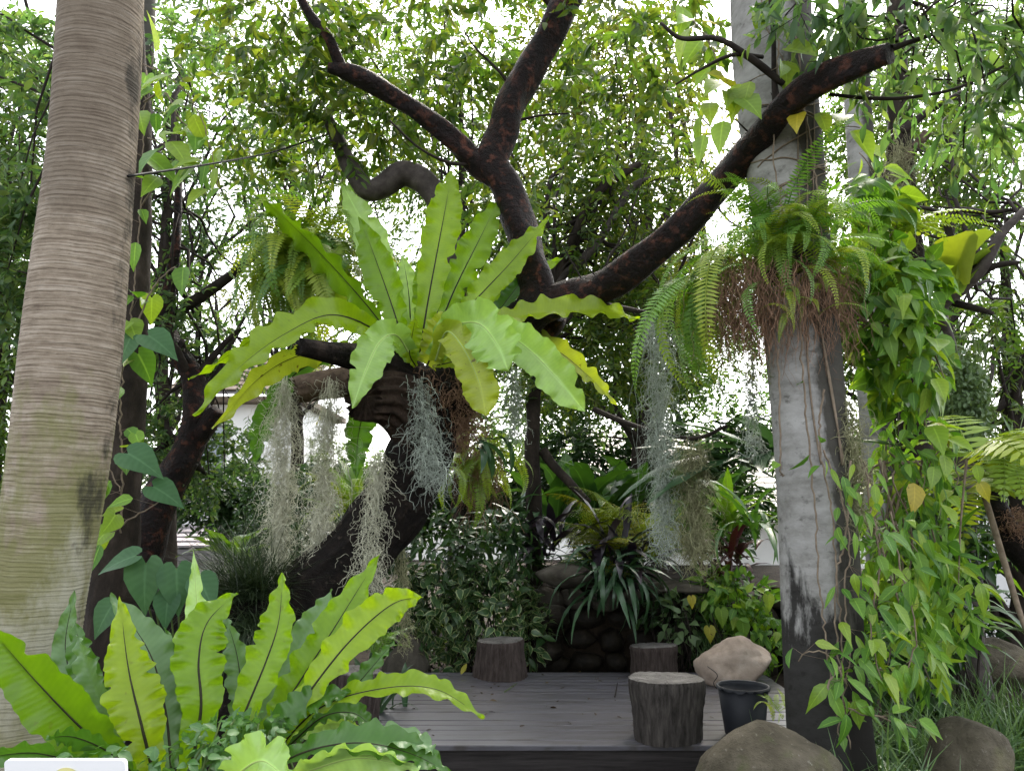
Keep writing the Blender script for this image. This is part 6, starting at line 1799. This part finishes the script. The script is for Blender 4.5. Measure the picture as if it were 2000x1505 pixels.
# hanging rope-like roots and a low branch
# ------------------------------------------------------------------ BACKGROUND TREES
BG = [
    ('tall background tree with cool small leaves at the upper left', 'canopy_blue', (330, 9.5), [(340, 150, 9.5, 220, 190, 1.2), (130, 300, 9.8, 160, 240, 1.0, 0.8), (450, 380, 9.6, 150, 160, 1.0), (300, 460, 9.8, 130, 120, 0.8, 0.8), (60, 560, 10.0, 120, 170, 0.8), (300, -200, 9.5, 400, 150, 1.4, 0.15)], 1000, T_CHEAP),
    ('background tree with dense mid green leaves behind the centre limb', 'canopy_mid', (880, 11.0), [(760, 250, 11, 260, 190, 1.3), (980, 150, 11, 240, 200, 1.3), (900, 430, 11.2, 240, 160, 1.2), (760, 560, 11.3, 200, 130, 1.0), (880, -150, 11, 500, 150, 1.5, 0.15)], 1100, T_CHEAP),
    ('olive leaved background tree between centre limb and grey palm', 'canopy_olive', (1230, 10.0), [(1200, 120, 10, 220, 170, 1.2), (1330, 300, 10.4, 120, 140, 1.0, 0.4), (1130, 330, 10.2, 170, 160, 1.0), (1250, -150, 10, 400, 140, 1.3, 0.15), (1230, 520, 10.6, 160, 130, 1.0, 0.8)], 1100, T_CHEAP),
    ('airy background tree against the bright sky at the right', 'canopy_mid', (1850, 10.5), [(1780, 180, 10.5, 200, 160, 1.2, 0.8), (1930, 350, 10.5, 130, 170, 1.0, 0.45), (1800, 520, 10.8, 130, 150, 1.0, 0.5), (1900, 60, 10.5, 200, 110, 1.2), (1930, 700, 10.8, 100, 90, 0.8, 0.4)], 950, T_CHEAP_N),
    ('dark lower background tree behind the moss curtain', 'canopy_blue', (1300, 12.0), [(1200, 720, 12, 200, 130, 1.2), (1400, 620, 12, 150, 180, 1.0, 0.7), (1060, 800, 12, 150, 110, 1.0), (1420, 820, 12.2, 120, 100, 0.8, 0.6), (1250, 560, 12.2, 200, 110, 1.0, 0.8)], 1700, T_CHEAP),
    ('background tree with loose leaves behind the hanging fern ball', 'canopy_olive', (560, 12.5), [(600, 350, 12.5, 190, 160, 1.2, 0.6), (500, 560, 12.5, 160, 120, 1.0, 0.5), (700, 700, 12.5, 160, 110, 1.0, 0.6), (620, 100, 12.5, 240, 140, 1.2)], 900, T_CHEAP_N),
    ('leafy tree behind the ringed palm at the far left', 'canopy_mid', (-60, 8.0), [(-40, 450, 8, 130, 250, 0.9), (40, 700, 8, 90, 160, 0.7, 0.8), (20, 150, 8.2, 150, 160, 0.9, 0.5), (10, 880, 8.2, 60, 90, 0.6)], 700, T_CHEAP),
    ('small leaved tree rising behind the vine cascade', 'canopy_mid', (1720, 9.0), [(1680, 300, 9.0, 110, 160, 0.8, 0.6), (1650, 640, 9, 110, 150, 0.8), (1780, 760, 9.2, 110, 150, 0.8), (1480, 420, 9.4, 110, 130, 0.7, 0.4), (1700, 950, 9.2, 130, 120, 0.7)], 1000, T_CHEAP),
]
for k, (label, mat, (bx, bd), blobs, nc, tp) in enumerate(BG):
    t = tree('background_tree', label, gp(bx, 1250, bd), group='background trees')
    top = P(bx + 20, 150, bd)
    b = gp(bx, 1250, bd)
    rs = np.random.default_rng(600 + k)
    pts = [b - [0, 0, 0.1], b * 0.7 + top * 0.3 + rs.normal(size=3) * 0.15, b * 0.4 + top * 0.6 + rs.normal(size=3) * 0.2, top]
    c = smooth_path(np.array(pts), 40)
    r = np.linspace(0.13, 0.035, 40)
    m = MB(); tube(m, c, r, 14, 0.06, k); m.build('trunk', MT['brown_bark'], t)
    crown(t, blobs, nc, 15, 0.45, 0.095, mat, 700 + 11 * k, [T_CHEAP], 0, (c[14:], r[14:]), 60, 0.3, cheap=tp)

t = tree('weeping_tree', 'loose pale green drooping foliage at the right edge behind the dark bough', gp(1980, 1300, 7.4))
c1, r1 = limb(t, [(2010, 1380, 7.4, 30), (2000, 1100, 7.4, 24), (1985, 850, 7.4, 18), (1970, 650, 7.4, 12), (1960, 480, 7.4, 7)], 50, MT['brown_bark'], 'trunk', 73, 16, 0.07)
crown(t, [(1950, 620, 7.3, 90, 120, 0.5), (1880, 860, 7.2, 80, 100, 0.4), (1980, 800, 7.4, 70, 90, 0.4, 0.6), (1860, 1010, 6.9, 80, 70, 0.35), (1900, 450, 7.4, 110, 100, 0.5, 0.6)], 330, 12, 0.34, 0.085, 'canopy_mid', 521, [T_LANCE], 120, (c1, r1), 30, 0.7)

# low far greenery closing the horizon
FAR = [('far hedge of mixed bushes in front of the boundary wall', [(x_, 930 + 20 * math.sin(x_), 20 + 2 * math.cos(x_ * 3), 120, 70, 1.0) for x_ in list(range(-300, 300, 130)) + list(range(620, 1200, 130)) + list(range(1500, 2400, 130))], 2600, 'canopy_mid'),
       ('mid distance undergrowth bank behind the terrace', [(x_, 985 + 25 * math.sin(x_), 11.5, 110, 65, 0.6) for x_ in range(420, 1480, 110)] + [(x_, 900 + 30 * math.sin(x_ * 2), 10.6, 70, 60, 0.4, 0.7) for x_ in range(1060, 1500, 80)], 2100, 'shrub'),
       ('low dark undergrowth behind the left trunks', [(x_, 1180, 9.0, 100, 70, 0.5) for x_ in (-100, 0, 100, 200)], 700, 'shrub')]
for k, (label, blobs, nc, mat) in enumerate(FAR):
    t = thing('hedge', label, 'hedge', blobs[len(blobs) // 2][2] * np.array([0, 1, 0]))
    crown(t, blobs, nc, 12, 0.4, 0.14 if k != 2 else 0.12, mat, 900 + k * 7, [T_CHEAP], 0, None, 0, 0.2, cheap=T_CHEAP)

# ------------------------------------------------------------------ cable and sign
m = MB()
c = smooth_path([P(250, 344, 3.25), P(400, 322, 4.0), P(532, 297, 5.0), P(640, 262, 5.4)], 40)
tube(m, c, 0.006, 8)
tag(m.build('cable', MT['wire']), 'thin black cable stretched from the ringed palm into the leaves', 'cable')

sb = P(126, 1480, 1.75)
sg = thing('plant_sign', 'white label board with a pale yellow mark at the lower left corner', 'sign', (sb[0], sb[1], 0))
mpp = M(126, 1483, 1.75)
hw, hh = 118 * mpp, 0.11
m = MB()
K = 8
out_pts = []
for cx_, cz_, a0 in ((hw - 0.01, -0.01, 0), (-hw + 0.01, -0.01, 90), (-hw + 0.01, -2 * hh + 0.01, 180), (hw - 0.01, -2 * hh + 0.01, 270)):
    for q_ in range(K):
        an = math.radians(a0 + 90 * q_ / (K - 1))
        out_pts.append((cx_ + 0.01 * math.cos(an), cz_ + 0.01 * math.sin(an)))
zt = P(126, 1483, 1.75)[2]
n = len(out_pts)
v = [(sb[0] + x_, sb[1] + z_ * -0.25, zt + z_) for x_, z_ in out_pts] + [(sb[0] + x_, sb[1] + 0.012 + z_ * -0.25, zt + z_) for x_, z_ in out_pts]
m.add(np.array(v), [list(range(n))[::-1], list(range(n, 2 * n))] + [[i, (i + 1) % n, n + (i + 1) % n, n + i] for i in range(n)])
m.build('board', MT['sign_white'], sg, smooth=False)
m = MB()
a = np.linspace(0, 2 * math.pi, 32, endpoint=False)
ez = -0.05
v = [(sb[0] + 0.004 + 0.034 * math.cos(x_), sb[1] + (ez + 0.034 * math.sin(x_)) * -0.25 - 0.002, zt + ez + 0.034 * math.sin(x_)) for x_ in a]
m.add(np.array(v), [list(range(32))])
m.build('emblem', MT['sign_yellow'], sg, smooth=False)
m = MB(); box_mb(m, (sb[0] - 0.015, sb[1] + 0.08, -0.05), (sb[0] + 0.015, sb[1] + 0.1, zt - 0.12)); m.build('post', MT['trim'], sg, smooth=False)

for o in bpy.data.objects:
    if '_b' in o:
        del o['_b']
